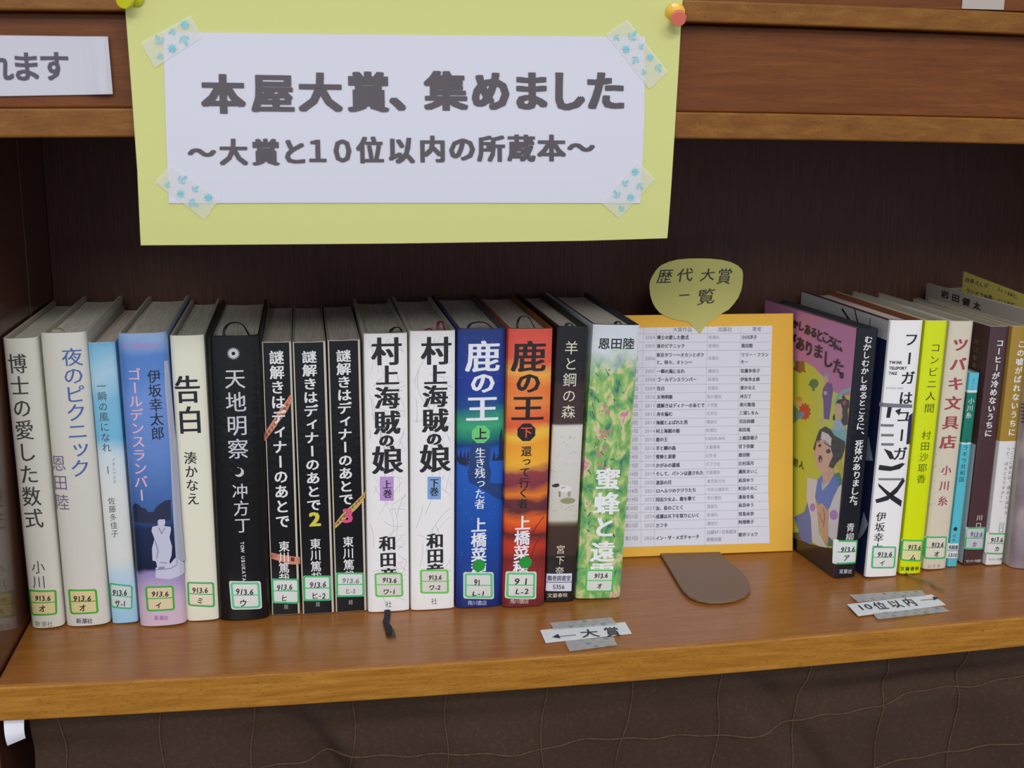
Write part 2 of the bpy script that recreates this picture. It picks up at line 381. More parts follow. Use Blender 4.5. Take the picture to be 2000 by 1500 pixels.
# ================================================================== BOOKS
RIM = mat((150, 143, 128), .7)
def pages_mat(c):
    key = ('pg', c)
    if key not in _M:
        _M[key] = ramp_mat([(.35, tuple(int(v*.86) for v in c)), (.6, c), (.8, tuple(min(255, int(v*1.05)) for v in c))], scale=(60, 1.0, 1.0), noise=30, detail=3, rough=.9, coat=0, name='page_edges')
    return _M[key]
def book(key, L, R, by, label, spine_m, B=.004, ys=None, left_m=None, right_m=None, rim=None, depth=None, rot=0.0, pages=(226, 220, 206), n=2.6, board=.0022, block_drop=.0035, group='books on the shelf', backy=.236, top_dx=0, back_in=.003):
    """L,R = ((x top, y top), (x bottom, y bottom)) of the spine's edges in the photograph"""
    (xt, yt), (xb, yb_) = L; (xt2, yt2), (xb2, yb2_) = R
    cb = ((xb+xb2)/2, by); x = 0
    for _ in range(3):
        g = onz(*cb, sag(x)); x = g.x
    y0 = g.y if ys is None else ys
    a = ony(xb, yb_, y0+B*.6); b = ony(xb2, yb2_, y0+B*.6); c = ony(xt, yt, y0+B*.6); d = ony(xt2, yt2, y0+B*.6)
    w_ = ((b.x-a.x)+(d.x-c.x))/2 - .0004
    zb = sag((a.x+b.x)/2); H = (c.z+d.z)/2 - zb
    lean = math.atan2(((c.x+d.x)-(a.x+b.x))/2, H)
    root = empty(key, ((a.x+b.x)/2, y0, zb+.0003+abs(math.sin(lean))*w_/2+abs(sag((a.x+b.x)/2+w_/2)-sag((a.x+b.x)/2-w_/2))/2), label, 'book', group, (0, lean, rot))
    D = depth or (backy-y0)
    hw = w_/2
    prof = lambda u: B*(1-(max(0, 1-min(1, abs(u)/hw)**n))**(1/n))
    M_ = 12
    us = [hw*math.sin(math.pi/2*(-1+2*i/M_)) for i in range(M_+1)]
    outer = [(-hw, D)] + [(u, prof(u)) for u in us] + [(hw, D)]
    t = board; hi = hw-t
    inner = [(hi, D)] + [(u*hi/hw, prof(u)+t) for u in reversed(us)] + [(-hi, D)]
    ring = outer+inner; V = [(x_, y_, 0) for x_, y_ in ring] + [(x_, y_, H) for x_, y_ in ring]
    m_ = len(ring); Fc = []; idx = []; no = len(outer)
    for i in range(m_):
        j = (i+1) % m_; Fc.append((i, j, j+m_, i+m_))
        if i == 0: idx.append(1)
        elif i == no-2: idx.append(2)
        elif i < no-1: idx.append(0)
        else: idx.append(3)
    for i in range(no-1):   # rims top and bottom as quads
        a_, b_, c_, d_ = i, i+1, m_-2-i, m_-1-i
        Fc.append((a_, d_, c_, b_)); idx.append(3); Fc.append((a_+m_, b_+m_, c_+m_, d_+m_)); idx.append(3)
    cov = mesh('cover', V, Fc, [spine_m, left_m or spine_m, right_m or spine_m, rim or RIM], root, smooth=35, idx=idx)
    bevel(cov, .0005, 2, 60)
    # page block with concave fore edge
    pi = hi-.0002; cc = min(.005, w_*.16)
    pr = [(u*pi/hw, prof(u)+t+.0003) for u in us]
    back = [(pi*(1-2*k/8), D-back_in-cc*(1-(1-2*k/8)**2)) for k in range(9)]
    rg = pr+back
    V, Fc = loft([[(x_, y_, .003) for x_, y_ in rg], [(x_, y_, H-block_drop) for x_, y_ in rg]])
    mesh('page_block', V, Fc, pages_mat(pages), root)
    root.update_tag()
    root['h'] = H
    M = Matrix.Translation(root.location) @ root.rotation_euler.to_matrix().to_4x4()
    root.matrix_basis = M
    s = Wrap(root, prof, us[1:-1], prof(hw*.55))
    s.H = H; s.w = w_; s.root = root; s.D = D; s.prof_ = prof
    lm = Plane((-hw, 0, 0), (0, -1, 0), (0, 0, 1), (-1, 0, 0), root); s.left = lm
    del root['h']
    return s
def ribbon_top(s, m, x0, x1, rise, back=.0, lean=0.0, r=.0011):
    """bookmark ribbon looping out of the head of the book"""
    H = s.H; y = s.prof_(0)+.0035
    P = smoothpath([(x0, y+.003, H-.006), (x0, y+.004, H-.002+rise*.5), (x0+(x1-x0)*.25, y+.007+back*.5, H-.003+rise), (x0+(x1-x0)*.7, y+.010+back, H-.003+rise*.8), (x1, y+.009+back, H-.0033)], 5)
    V, Fc = tube(P, r, 6, .35, Vector((0, 0, 1))); mesh('bookmark_ribbon', V, Fc, m, s.root, smooth=80)
def FILM(c, rough=.4, coat=.8): return mat(c, rough, coat*.5, bump=.12, bscale=260, cr=.1, spec=.25)
cream = FILM((220, 217, 203)); cream2 = FILM((218, 215, 204)); white = FILM((242, 240, 238)); black = FILM((22, 23, 28), .35, .7)
rimw = mat((196, 190, 172), .7); rimd = mat((48, 44, 40), .6)
YP = (226, 208, 150); WP = (226, 226, 220)
# ---- 1
s = book('hardcover_book', ((4, 661), (61, 1221)), ((74, 661), (127, 1219)), 1229, 'cream hardcover with thin black vertical title, first book against the left side panel', cream, B=.0065, rim=rimw)
text(s, s.root, 'title_lettering', '博士の愛した数式', (34, 710), (66, 1012), (39, 41), mat((62, 66, 60), .5), (.5, 0))
text(s, s.root, 'author_lettering', '小川洋', (75, 1107), (78, 1165), (27, 27), mat((70, 74, 66), .5))
sticker(s, s.root, [(54, 1152), (110, 1152), (112, 1200), (60, 1203)], [('913.6', (84, 1168), 31, 14), ('オ', (83, 1188), 15, 15)], (70, 172, 58), YP)
text(s, s.root, 'publisher_lettering', '新潮社', (74, 1218), (98, 1218), (11, 11), mat((110, 112, 110), .5), vertical=False)
# ---- 2
s = book('hardcover_book', ((77, 651), (129, 1217)), ((170, 650), (216, 1214)), 1225, 'cream hardcover with slim blue vertical title and lilac author line', cream2, B=.0065, rim=rimw)
text(s, s.root, 'title_lettering', '夜のピクニック', (141, 697), (157, 914), (42, 38), mat((74, 104, 168), .5), (.3, 0))
text(s, s.root, 'author_lettering', '恩田陸', (114, 905), (121, 981), (31, 33), mat((120, 100, 138), .5))
sticker(s, s.root, [(132, 1151), (189, 1150), (193, 1197), (137, 1200)], [('913.6', (161, 1168), 36, 15), ('オ', (162, 1187), 15, 15)], (60, 174, 50), YP)
text(s, s.root, 'publisher_lettering', '新潮社', (154, 1212), (176, 1212), (11, 11), mat((70, 76, 110), .5), (.3, 0), vertical=False)
ribbon_top(s, mat((150, 140, 116), .7), -.007, -.001, .004)
# ---- 3
sky3 = ramp_mat([(0, (160, 205, 232)), (.16, (186, 215, 232)), (.24, (222, 226, 222)), (.5, (226, 228, 224)), (.60, (214, 226, 232)), (.66, (120, 190, 222)), (.82, (128, 192, 222)), (.9, (176, 212, 230)), (1, (110, 182, 220))], noise=22, axis='Z', amt=.22, lo=0, hi=.19, bump=.1, name='pale_sky_print')
s = book('hardcover_book', ((172, 671), (217, 1205)), ((225, 668), (272, 1206)), 1219, 'slim pale blue and white book, shortest in the left group', sky3, B=.003, rim=rimw, pages=(226, 214, 200), board=.0012, n=3)
text(s, s.root, 'title_lettering', '一瞬の風になれ', (198, 754), (208, 874), (19, 19), mat((66, 72, 78), .5))
text(s, s.root, 'volume_number', '1', (211, 918), (211, 918), (17, 22), mat((66, 72, 78), .5))
text(s, s.root, 'subtitle_lettering', 'イチニツイテ', (222, 898), (224, 941), (7, 7), mat((90, 92, 96), .5))
text(s, s.root, 'author_lettering', '佐藤多佳子', (218, 978), (224, 1042), (15, 15), mat((70, 76, 80), .5))
sticker(s, s.root, [(213, 1138), (259, 1143), (259, 1190), (216, 1187)], [('913.6', (234, 1157), 29, 15), ('サ-1', (235, 1178), 22, 15)], (66, 182, 128), (206, 220, 216))
# ---- 4
g4 = ramp_mat([(0, (214, 190, 204)), (.10, (206, 182, 206)), (.19, (150, 138, 190)), (.205, (24, 32, 60)), (.345, (32, 48, 84)), (.385, (52, 84, 138)), (.43, (66, 104, 168)), (.6, (100, 138, 204)), (.80, (112, 148, 214)), (.86, (88, 136, 206)), (.93, (86, 132, 204)), (1, (150, 180, 222))], noise=45, axis='Z', amt=.07, lo=0, hi=.195, bump=.12, name='dusk_sky_print')
s = book('hardcover_book', ((227, 652), (273, 1213)), ((327, 651), (364, 1210)), 1225, 'blue hardcover with pink title and a white statue on the spine', g4, B=.006, rim=rimw)
A = Print(); A.poly(pxpoly(s, [(320, 706), (327, 706), (343, 870), (352, 1010), (360, 1100), (344, 1103), (338, 1010), (331, 870), (322, 760)]))
A.place(s, 'pillar_print', mat((176, 180, 200), .4, .7), s.root, 6e-5)
A = Print(); A.poly(pxpoly(s, [(308, 1017), (311, 1014), (322, 1014), (323, 1020), (321, 1027), (333, 1029), (334, 1034), (331, 1050), (336, 1068), (335, 1085), (331, 1096), (334, 1110), (308, 1112), (305, 1096), (298, 1094), (297, 1070), (302, 1052), (296, 1036), (298, 1028), (309, 1026)]))
A.poly(pxpoly(s, [(304, 1108), (330, 1104), (342, 1090), (350, 1096), (358, 1104), (359, 1124), (332, 1131), (304, 1128)]))
A.place(s, 'statue_print', mat((202, 204, 226), .4, .7), s.root, 8e-5)
A = Print()
for P in ([(310, 1030), (316, 1042), (322, 1031)], [(303, 1055), (309, 1076), (306, 1090)], [(304, 1112), (334, 1110), (345, 1104)], [(313, 1098), (326, 1099)]):
    A.stroke(pxpoly(s, P), .0005)
A.place(s, 'statue_shading_print', mat((120, 116, 168), .4, .7), s.root, 1.1e-4)
A = Print(); A.poly(pxpoly(s, [(258, 1020), (258, 990), (263, 984), (270, 985), (276, 991), (284, 993), (290, 1000), (300, 999), (304, 991), (312, 984), (322, 978), (333, 976), (334, 1016), (300, 1022)]))
A.place(s, 'tree_print', mat((30, 42, 74), .4, .7), s.root, 5e-5)
hline(s, s.root, 'subtitle_lettering', 'A MEMORY', (277, 676), 76, 17, mat((190, 140, 190), .5))
text(s, s.root, 'title_lettering', 'ゴールデンスランバー', (262, 731), (277, 967), (28, 26), mat((236, 186, 206), .5), (.4, .1))
text(s, s.root, 'author_lettering', '伊坂幸太郎', (301, 735), (308, 846), (27, 28), mat((28, 34, 66), .5), (.3, 0))
sticker(s, s.root, [(283, 1145), (339, 1143), (342, 1191), (287, 1194)], [('913.6', (313, 1159), 34, 14), ('イ', (310, 1181), 13, 13)], (60, 176, 60), (226, 206, 168))
text(s, s.root, 'publisher_lettering', '新潮社', (306, 1206), (325, 1206), (9, 10), mat((170, 110, 170), .5), (.2, 0), vertical=False)
# ---- 5
s = book('hardcover_book', ((329, 656), (365, 1207)), ((401, 655), (428, 1204)), 1214, 'ivory hardcover with two very large black characters', FILM((232, 230, 208)), B=.004, rim=rimw, n=3)
text(s, s.root, 'title_lettering', '告白', (366, 760), (371, 820), (53, 57), mat((26, 26, 40), .5), (1.3, .3))
text(s, s.root, 'author_lettering', '湊かなえ', (372, 894), (377, 974), (26, 26), mat((34, 34, 44), .5), (.4, 0))
sticker(s, s.root, [(365, 1136), (418, 1137), (420, 1186), (367, 1183)], [('913.6', (391, 1152), 31, 14), ('ミ', (391, 1172), 13, 13)], (56, 176, 104), (232, 222, 190))
# ---- 6
s = book('hardcover_book', ((402, 656), (427, 1204)), ((511, 656), (527, 1200)), 1213, 'wide black hardcover with silver title, small sun and crescent moon', FILM((13, 14, 18), .4, .6), B=.007, rim=rimd)
silver = mat((208, 208, 214), .4)
A = Print(); c = s.uv(456, 690); r1, r2 = .0042, .0027
st = [];
for i in range(40): a = 2*math.pi*i/40; r = r1 if i % 2 else r2; st.append((c[0]+r*math.cos(a), c[1]+r*math.sin(a)))
inn = [(c[0]+.0012*math.cos(2*math.pi*i/40), c[1]+.0012*math.sin(2*math.pi*i/40)) for i in range(40)]
A.ring(st, inn)
c = s.uv(467, 922); mo = [(c[0]+.0031*math.cos(a), c[1]+.0031*math.sin(a)) for a in [math.radians(-140+240*i/16) for i in range(17)]]
mo += [(c[0]-.0012+.0026*math.cos(a), c[1]+.0010+.0026*math.sin(a)) for a in [math.radians(88-212*i/16) for i in range(17)]]
A.poly(mo); A.place(s, 'sun_and_moon_print', silver, s.root)
text(s, s.root, 'title_lettering', '天地明察', (459, 739), (465, 876), (42, 42), silver, (.4, 0))
text(s, s.root, 'author_lettering', '冲方丁', (469, 959), (474, 1025), (32, 32), silver, (.3, 0))
text(s, s.root, 'latin_lettering', 'TOW UBUKATA', (473, 1060), (477, 1131), (9, 9), silver, (.3, .2), rot=-math.pi/2)
sticker(s, s.root, [(447, 1134), (509, 1135), (512, 1189), (452, 1190)], [('913.6', (478, 1155), 35, 15), ('ウ', (475, 1178), 15, 16)], (84, 200, 150), WP, margin=.04)
ribbon_top(s, mat((20, 20, 24), .6), -.006, .009, .009, .006)
# ---- 7,8,9
side_white = FILM((206, 200, 184))
for i, (L, R, by, lab, tp, ap, sq, sx, extra, fa) in enumerate((
    (((512, 669), (529, 1196)), ((568, 668), (588, 1194)), 1202, 'black book with white title crossed by two orange ribbon bands', ((540, 698), (552, 1018)), ((555, 1067), (555, 1130)), [(530, 1130), (584, 1130), (585, 1179), (532, 1178)], [('913.6', (556, 1147), 31, 15), ('ヒ', (555, 1169), 13, 13)], None, (559, 1185)),
    (((571, 669), (590, 1195)), ((636, 668), (654, 1192)), 1200, 'black book with white title ending in a yellow numeral 2', ((604, 697), (613, 986)), ((616, 1062), (618, 1128)), [(592, 1124), (646, 1124), (647, 1173), (593, 1174)], [('913.6', (621, 1142), 33, 15), ('ヒ-2', (622, 1163), 29, 15)], ('2', (615, 1014), (212, 204, 70)), (621, 1180)),
    (((639, 666), (655, 1191)), ((704, 664), (717, 1188)), 1196, 'black book with white title and a pink numeral 3 over a gold band', ((671, 695), (676, 975)), ((680, 1058), (682, 1125)), [(656, 1118), (711, 1118), (712, 1165), (657, 1166)], [('913.6', (685, 1134), 34, 13), ('ヒ-3', (684, 1154), 20, 12)], ('3', (679, 1007), (222, 84, 132)), (685, 1176)))):
    s = book('paperback_book', L, R, by, lab, FILM((206, 200, 184)), B=.0016, n=5, left_m=side_white, right_m=side_white, rim=rimw, board=.0008, block_drop=.0012, pages=(216, 206, 194))
    wt = mat((232, 232, 232), .5)
    A = Print(); A.poly([(-s.w*.455, .0004), (s.w*.425, .0004), (s.w*.425, s.H-.0004), (-s.w*.455, s.H-.0004)]); A.place(s, 'black_spine_print', FILM((12, 13, 18), .4, .6), s.root, 3e-5)
    if i == 0:
        A = Print(); A.poly(pxpoly(s, [(514, 866), (517, 846), (548, 798), (569, 768), (570, 784), (560, 804), (530, 845)])); A.place(s, 'ribbon_print', mat((214, 140, 112), .5), s.root, 5e-5); A = Print()
        A.poly(pxpoly(s, [(527, 1079), (548, 1083), (586, 1089), (586, 1103), (566, 1102), (527, 1090)]))
        A.place(s, 'ribbon_print', mat((214, 140, 112), .5), s.root, 5e-5)
        A = Print(); A.stroke(pxpoly(s, [(518, 852), (548, 806), (568, 776)]), .0002); A.stroke(pxpoly(s, [(518, 861), (540, 832), (569, 784)]), .0002)
        for k in range(9):
            t = k/9; x = 522+t*44; y = 850-t*66; hline(s, None, None, random.choice('POLICE'), (x, y), 5, 8, None, (.3, .2), ret=A)
        hline(s, None, None, '視庁', (536, 1086), 13, 9, None, ret=A); A.poly(pxpoly(s, [(568, 1088), (575, 1089), (575, 1097), (568, 1096)]))
        A.place(s, 'ribbon_print_marks', mat((90, 46, 36), .5), s.root, 8e-5)
    if i == 2:
        A = Print(); A.poly(pxpoly(s, [(650, 1028), (668, 1004), (690, 984), (714, 960), (713, 974), (698, 992), (672, 1016), (652, 1035)]))
        A.place(s, 'ribbon_print', mat((206, 170, 100), .5), s.root, 5e-5)
        A = Print(); A.stroke(pxpoly(s, [(653, 1028), (670, 1008), (692, 987), (712, 967)]), .0003)
        for k in range(8): hline(s, None, None, random.choice('HOTEL'), (660+k*6, 1021-k*6.2), 4, 7, None, (.3, .2), ret=A)
        A.place(s, 'ribbon_print_marks', mat((84, 60, 30), .5), s.root, 8e-5)
    text(s, s.root, 'title_lettering', '謎解きはディナーのあとで', *tp, (29, 28 if i == 0 else 25), wt, (.8, .4))
    if extra: text(s, s.root, 'volume_number', extra[0], extra[1], extra[1], (44, 37), mat(extra[2], .5), (2.0, 1.0), off=1.6e-4)
    text(s, s.root, 'author_lettering', '東川篤哉', *ap, (22, 22), wt, (.3, .2))
    sticker(s, s.root, sq, sx, (60, 186, 110), (222, 226, 222), ink=(60, 60, 64) if i < 2 else (130, 134, 138))
    text(s, s.root, 'publisher_lettering', '館', fa, fa, (9, 10), mat((170, 170, 174), .5))
    A = Print(); cu = 0; A.poly([(-.007, 0), (.007, 0), (.004, .006), (0, .008), (-.004, .006)])   # red stamp at the head of the page block
    pl = Plane((0, s.prof_(0)+.0015, s.H-.0012), (1, 0, 0), (0, 1, 0), (0, 0, 1), s.root); A.place(pl, 'red_stamp', mat((196, 86, 96), .8), s.root, 1e-4)
# ---- 10, 11
def sketch(s, seed, c, n=60):
    random.seed(seed); A = Print(); hw = s.w/2
    for k in range(n):
        u = random.uniform(-hw*.82, hw*.82); v = random.uniform(.01, s.H-.006); a = random.choice([random.gauss(1.35, .25), random.gauss(.5, .3), random.gauss(-.9, .4)])
        P = [(u, v)]; L = random.choice([3, 5, 9]); cur = random.gauss(0, .12)
        for j in range(L):
            a += cur; u += .0034*math.cos(a); v += .0034*math.sin(a)
            if abs(u) > hw*.86 or v > s.H-.003 or v < .004: break
            P.append((u, v))
        if len(P) > 1: A.stroke(P, random.choice([.00018, .00025, .0003]))
    A.place(s, 'line_drawing_print', mat(c, .5), s.root, 5e-5)
for i, (L, R, by, lab, dx, dy, vol, vc, vq, vp, au, sq, sx, lc, sh) in enumerate((
    (((708, 652), (718, 1190)), ((797, 650), (800, 1190)), 1196, 'white hardcover with purple line drawing, big black title and a lilac volume mark', 0, 0, '上巻', (190, 150, 210), [(742, 931), (769, 931), (769, 978), (742, 978)], ((756, 946), (757, 964)), ((757, 1061), (759, 1124)), [(731, 1119), (786, 1118), (788, 1165), (733, 1166)], [('913.6', (761, 1133), 28, 13), ('ワ-1', (760, 1155), 25, 12)], (196, 180, 200), (759, 1180)),
    (((799, 649), (801, 1190)), ((890, 643), (888, 1187)), 1192, 'white hardcover with blue-grey coastline drawing, big black title and a blue volume mark', 95, -1, '下巻', (128, 168, 216), [(835, 931), (861, 931), (861, 975), (835, 975)], ((848, 943), (848, 960)), ((850, 1056), (850, 1115)), [(820, 1112), (876, 1112), (877, 1159), (821, 1159)], [('913.6', (850, 1128), 26, 13), ('ワ-2', (849, 1148), 23, 12)], (178, 184, 206), (848, 1174)))):
    s = book('hardcover_book', L, R, by, lab, white, B=.0045, n=4.5, rim=rimw, left_m=FILM((206, 200, 190)))
    sketch(s, 11+i, lc, 95 if i == 0 else 60)
    kk = mat((30, 30, 38), .5)
    pts = [(755, 686), (757, 733), (756, 777), (756, 825), (755, 860), (757, 898)] if i == 0 else [(852, 685), (851, 732), (850, 774), (850, 821), (848, 857), (850, 895)]
    text(s, s.root, 'title_lettering', '村上海賊の娘', None, None, None, kk, (2.0, .5), pts=pts, sizes=[(60, 58), (46, 42), (50, 46), (52, 49), (31, 28), (62, 58)])
    A = Print(); A.poly(pxpoly(s, vq)); A.place(s, 'volume_mark', mat(vc, .5), s.root, 8e-5)
    text(s, s.root, 'volume_lettering', vol, *vp, (18, 18), kk, (.5, .1), off=1.5e-4)
    text(s, s.root, 'author_lettering', '和田竜', *au, (34, 31), kk, (1.3, .4))
    sticker(s, s.root, sq, sx, (100, 204, 84), (224, 220, 210))
    text(s, s.root, 'publisher_lettering', '社', sh, sh, (13, 13), mat((90, 90, 94), .5))
    if i == 0:
        ribbon_top(s, mat((26, 24, 30), .6), .004, .013, .004, .006)
        P = smoothpath([(-.0005, .012, .0010), (-.001, .002, .0012), (-.0018, -.010, .0012), (-.0035, -.020, .0013), (-.0022, -.030, .0010), (-.0026, -.038, .0009)], 6)
        V, Fc = tube(P, .0021, 6, .25); mesh('bookmark_ribbon', V, Fc, mat((34, 30, 40), .9), s.root, smooth=80)
        for k in range(7):
            a = -.004+k*.0009
            V, Fc = tube(smoothpath([(-.0030+k*.0003, -.024, .0014), (a-.0006, -.033, .0011), (a+.0003*math.sin(k*3), -.043-.001*(k % 3), .0008)], 4), .00022, 4); mesh('frayed_thread', V, Fc, mat((34, 30, 40), .9), s.root)
    else:
        ribbon_top(s, mat((120, 24, 60), .6), .004, .010, .007, .002)
        ribbon_top(s, mat((150, 40, 90), .6), -.004, .002, .002, .002)
# ---- 12
b12 = ramp_mat([(0, (24, 40, 110)), (.25, (26, 74, 160)), (.5, (38, 96, 190)), (.58, (40, 90, 186)), (.60, (22, 66, 120)), (.62, (30, 120, 110)), (.665, (60, 168, 120)), (.70, (50, 150, 120)), (.74, (30, 74, 140)), (.8, (30, 58, 150)), (1, (34, 60, 130))], noise=26, axis='Z', amt=.06, lo=0, hi=.195, scale=(1, 1, 2), bump=.12, name='night_sky_print')
s = book('hardcover_book', ((892, 643), (890, 1183)), ((989, 641), (980, 1180)), 1188, 'deep blue hardcover with white title, green octagon and green dot', b12, B=.005, n=3.2, rim=mat((84, 86, 96), .6))
A = Print(); A.poly(pxpoly(s, [(918, 884), (922, 868), (936, 862), (952, 866), (958, 882), (955, 905), (960, 925), (956, 942), (984, 946), (982, 980), (966, 972), (938, 952), (916, 942), (913, 920), (918, 904)]))
A.place(s, 'boulder_print', mat((20, 60, 120), .4, .7), s.root, 5e-5)
A = Print(); random.seed(5)
for k in range(13):
    x = 893+k*7.2; yy = 893-random.uniform(0, 10)
    if 916 < x < 958: continue
    A.poly(pxpoly(s, [(x-4, 900), (x, yy-6), (x+4, 900)]))
A.poly(pxpoly(s, [(974, 900), (976, 850), (981, 835), (984, 900)])); A.poly(pxpoly(s, [(892, 896), (904, 893), (917, 904), (912, 912), (896, 906)]))
A.place(s, 'forest_print', mat((14, 36, 70), .4, .7), s.root, 6e-5)
A = Print()
for k in range(46): A.ell(s.uv(random.uniform(898, 974), random.uniform(660, 1090)), .00022, .00022, 5)
A.place(s, 'star_print', mat((150, 190, 232), .5), s.root, 7e-5)
wt = mat((236, 238, 244), .5)
text(s, s.root, 'title_lettering', '鹿の王', None, None, None, wt, (1.8, .7), pts=[(943, 696), (943, 747), (942, 798)], sizes=[(70, 64), (52, 46), (66, 54)])
text(s, s.root, 'ruby_lettering', 'しか', (971, 688), (972, 698), (6, 6), wt)
def octagon(s, c, r, m):
    A = Print(); q = s.uv(*c); A.poly([(q[0]+r*math.cos(math.radians(22.5+45*i)), q[1]+r*math.sin(math.radians(22.5+45*i))) for i in range(8)]); A.place(s, 'octagon_mark', m, s.root, 1.1e-4)
octagon(s, (939, 848), .0066, mat((112, 206, 122), .5))
text(s, s.root, 'volume_lettering', '上', (939, 847), (939, 847), (25, 24), mat((20, 30, 40), .5), (.5, .5), off=1.8e-4)
text(s, s.root, 'subtitle_lettering', '生き残った者', (938, 884), (937, 984), (21, 21), wt, (.4, 0))
text(s, s.root, 'author_lettering', '上橋菜穂', (935, 1025), (935, 1112), (31, 30), wt, (.7, .5))
sticker(s, s.root, [(905, 1117), (964, 1117), (965, 1170), (905, 1169)], [('91', (932, 1137), 13, 16), ('L-1', (935, 1159), 25, 12)], (84, 204, 140), (222, 222, 216), margin=.04)
def dot(s, c, r):
    A = Print(); q = s.uv(*c); A.ell(q, r*1.02, r, 24); A.place(s, 'green_dot_sticker', mat((20, 150, 50), .45, .3), s.root, 3.2e-4)
dot(s, (935, 1104), .0044)
text(s, s.root, 'publisher_lettering', '角川書店', (918, 1177), (946, 1177), (10, 10), mat((200, 204, 220), .5), vertical=False)
ribbon_top(s, mat((24, 28, 70), .6), -.008, .010, .005, .004)
# ---- 13
r13 = ramp_mat([(0, (110, 40, 44)), (.10, (150, 46, 44)), (.18, (120, 40, 40)), (.23, (196, 60, 36)), (.27, (90, 42, 44)), (.30, (214, 72, 36)), (.335, (236, 106, 40)), (.36, (96, 50, 52)), (.395, (110, 52, 58)), (.42, (238, 130, 40)), (.455, (130, 56, 66)), (.50, (150, 66, 72)), (.53, (244, 178, 54)), (.60, (240, 160, 50)), (.635, (244, 196, 70)), (.67, (226, 92, 60)), (.76, (238, 140, 62)), (.81, (236, 120, 58)), (.85, (242, 176, 74)), (.90, (224, 90, 62)), (1, (222, 84, 70))], noise=26, axis='Z', amt=.11, lo=0, hi=.195, scale=(1, 1, 2.2), detail=6, bump=.12, name='sunset_print')
s = book('hardcover_book', ((989, 643), (981, 1180)), ((1083, 641), (1062, 1178)), 1187, 'red and orange sunset hardcover with black title, black octagon and green dot', r13, B=.005, n=3.2, rim=mat((140, 92, 40), .6))
A = Print()
for P in ([(1062, 1010), (1046, 1030), (1026, 1062), (1010, 1098), (1004, 1140)], [(1060, 1040), (1044, 1066), (1034, 1100)], [(1058, 1085), (1048, 1120), (1044, 1160)]): A.stroke(pxpoly(s, P), .0006)
A.place(s, 'hillside_print', mat((92, 32, 36), .4, .7), s.root, 5e-5)
bk = mat((34, 24, 26), .5)
text(s, s.root, 'title_lettering', '鹿の王', None, None, None, bk, (1.8, .7), pts=[(1033, 696), (1032, 747), (1031, 797)], sizes=[(70, 64), (52, 46), (66, 54)])
text(s, s.root, 'ruby_lettering', 'しか', (1062, 688), (1063, 698), (6, 6), mat((150, 70, 40), .5))
octagon(s, (1028, 844), .0066, bk)
text(s, s.root, 'volume_lettering', '下', (1028, 844), (1028, 844), (24, 23), mat((230, 90, 60), .5), (.3, .3), off=1.8e-4)
text(s, s.root, 'subtitle_lettering', '還って行く者', (1028, 881), (1021, 983), (21, 21), bk, (.5, .1))
text(s, s.root, 'author_lettering', '上橋菜穂', (1021, 1021), (1017, 1108), (31, 30), wt, (.7, .5))
sticker(s, s.root, [(988, 1116), (1048, 1116), (1047, 1170), (986, 1169)], [('9 1', (1018, 1135), 28, 17), ('L-2', (1020, 1155), 26, 14)], (84, 204, 120), (222, 222, 216), margin=.04)
dot(s, (1026, 1098), .0044)
text(s, s.root, 'publisher_lettering', '角川書店', (1001, 1174), (1028, 1174), (10, 10), mat((220, 200, 190), .5), vertical=False)
ribbon_top(s, mat((30, 22, 26), .6), -.008, .006, .009, .005, r=.0008)
# ---- 14
birch = ramp_mat([(0, (30, 26, 28)), (.17, (44, 34, 34)), (.18, (66, 46, 42)), (.285, (72, 54, 44)), (.298, (120, 110, 84)), (.31, (206, 202, 188)), (.5, (214, 210, 202)), (.655, (220, 216, 208)), (.662, (72, 52, 52)), (.8, (58, 42, 44)), (.82, (30, 28, 32)), (1, (26, 25, 28))], noise=14, axis='Z', amt=.02, lo=0, hi=.195, bump=.12, name='birch_print')
s = book('hardcover_book', ((1086, 640), (1063, 1170)), ((1150, 637), (1121, 1168)), 1177, 'black and white slim hardcover with a tiny sheep in the pale middle', birch, B=.003, n=4, rim=mat((44, 56, 44), .6), left_m=FILM((30, 28, 30)), right_m=FILM((30, 28, 30)))
A = Print(); A.ell(s.uv(1104, 955), .0042, .0025); A.ell(s.uv(1098, 952), .0022, .0018); A.place(s, 'sheep_print', mat((226, 224, 220), .5), s.root, 6e-5)
A = Print(); A.poly(pxpoly(s, [(1078, 948), (1084, 945), (1091, 944), (1093, 949), (1086, 952), (1079, 951)]))
for x in (1092, 1094, 1110, 1113): A.stroke(pxpoly(s, [(x, 960), (x, 970)]), .0004)
for k in range(30): A.ell(s.uv(random.uniform(1076, 1132), random.choice([random.uniform(850, 925), random.uniform(985, 1010)])), random.uniform(.0002, .0006), .00016, 6)
A.place(s, 'sheep_face_print', mat((52, 46, 44), .5), s.root, 9e-5)
A = Print(); A.ell(s.uv(1109, 978), .0054, .0022); A.place(s, 'grass_print', mat((150, 148, 106), .5), s.root, 4e-5)
cw = mat((226, 222, 196), .5)
text(s, s.root, 'title_lettering', '羊と鋼の森', (1116, 679), (1110, 804), (28, 28), cw)
text(s, s.root, 'author_lettering', '宮下奈', (1095, 1073), (1093, 1115), (18, 18), cw)
sticker(s, s.root, [(1067, 1120), (1118, 1119), (1117, 1155), (1065, 1155)], [('鶴巻図書室', (1092, 1129), 46, 11), ('5356', (1091, 1146), 24, 12)], (40, 50, 120), (222, 224, 230), bw=.02, hand=False, ink=(60, 66, 90), name='library_sticker')
text(s, s.root, 'publisher_lettering', '文藝春秋', (1074, 1163), (1104, 1162), (10, 9), cw, vertical=False)
ribbon_top(s, mat((20, 60, 50), .6), -.003, .004, .003, .002)
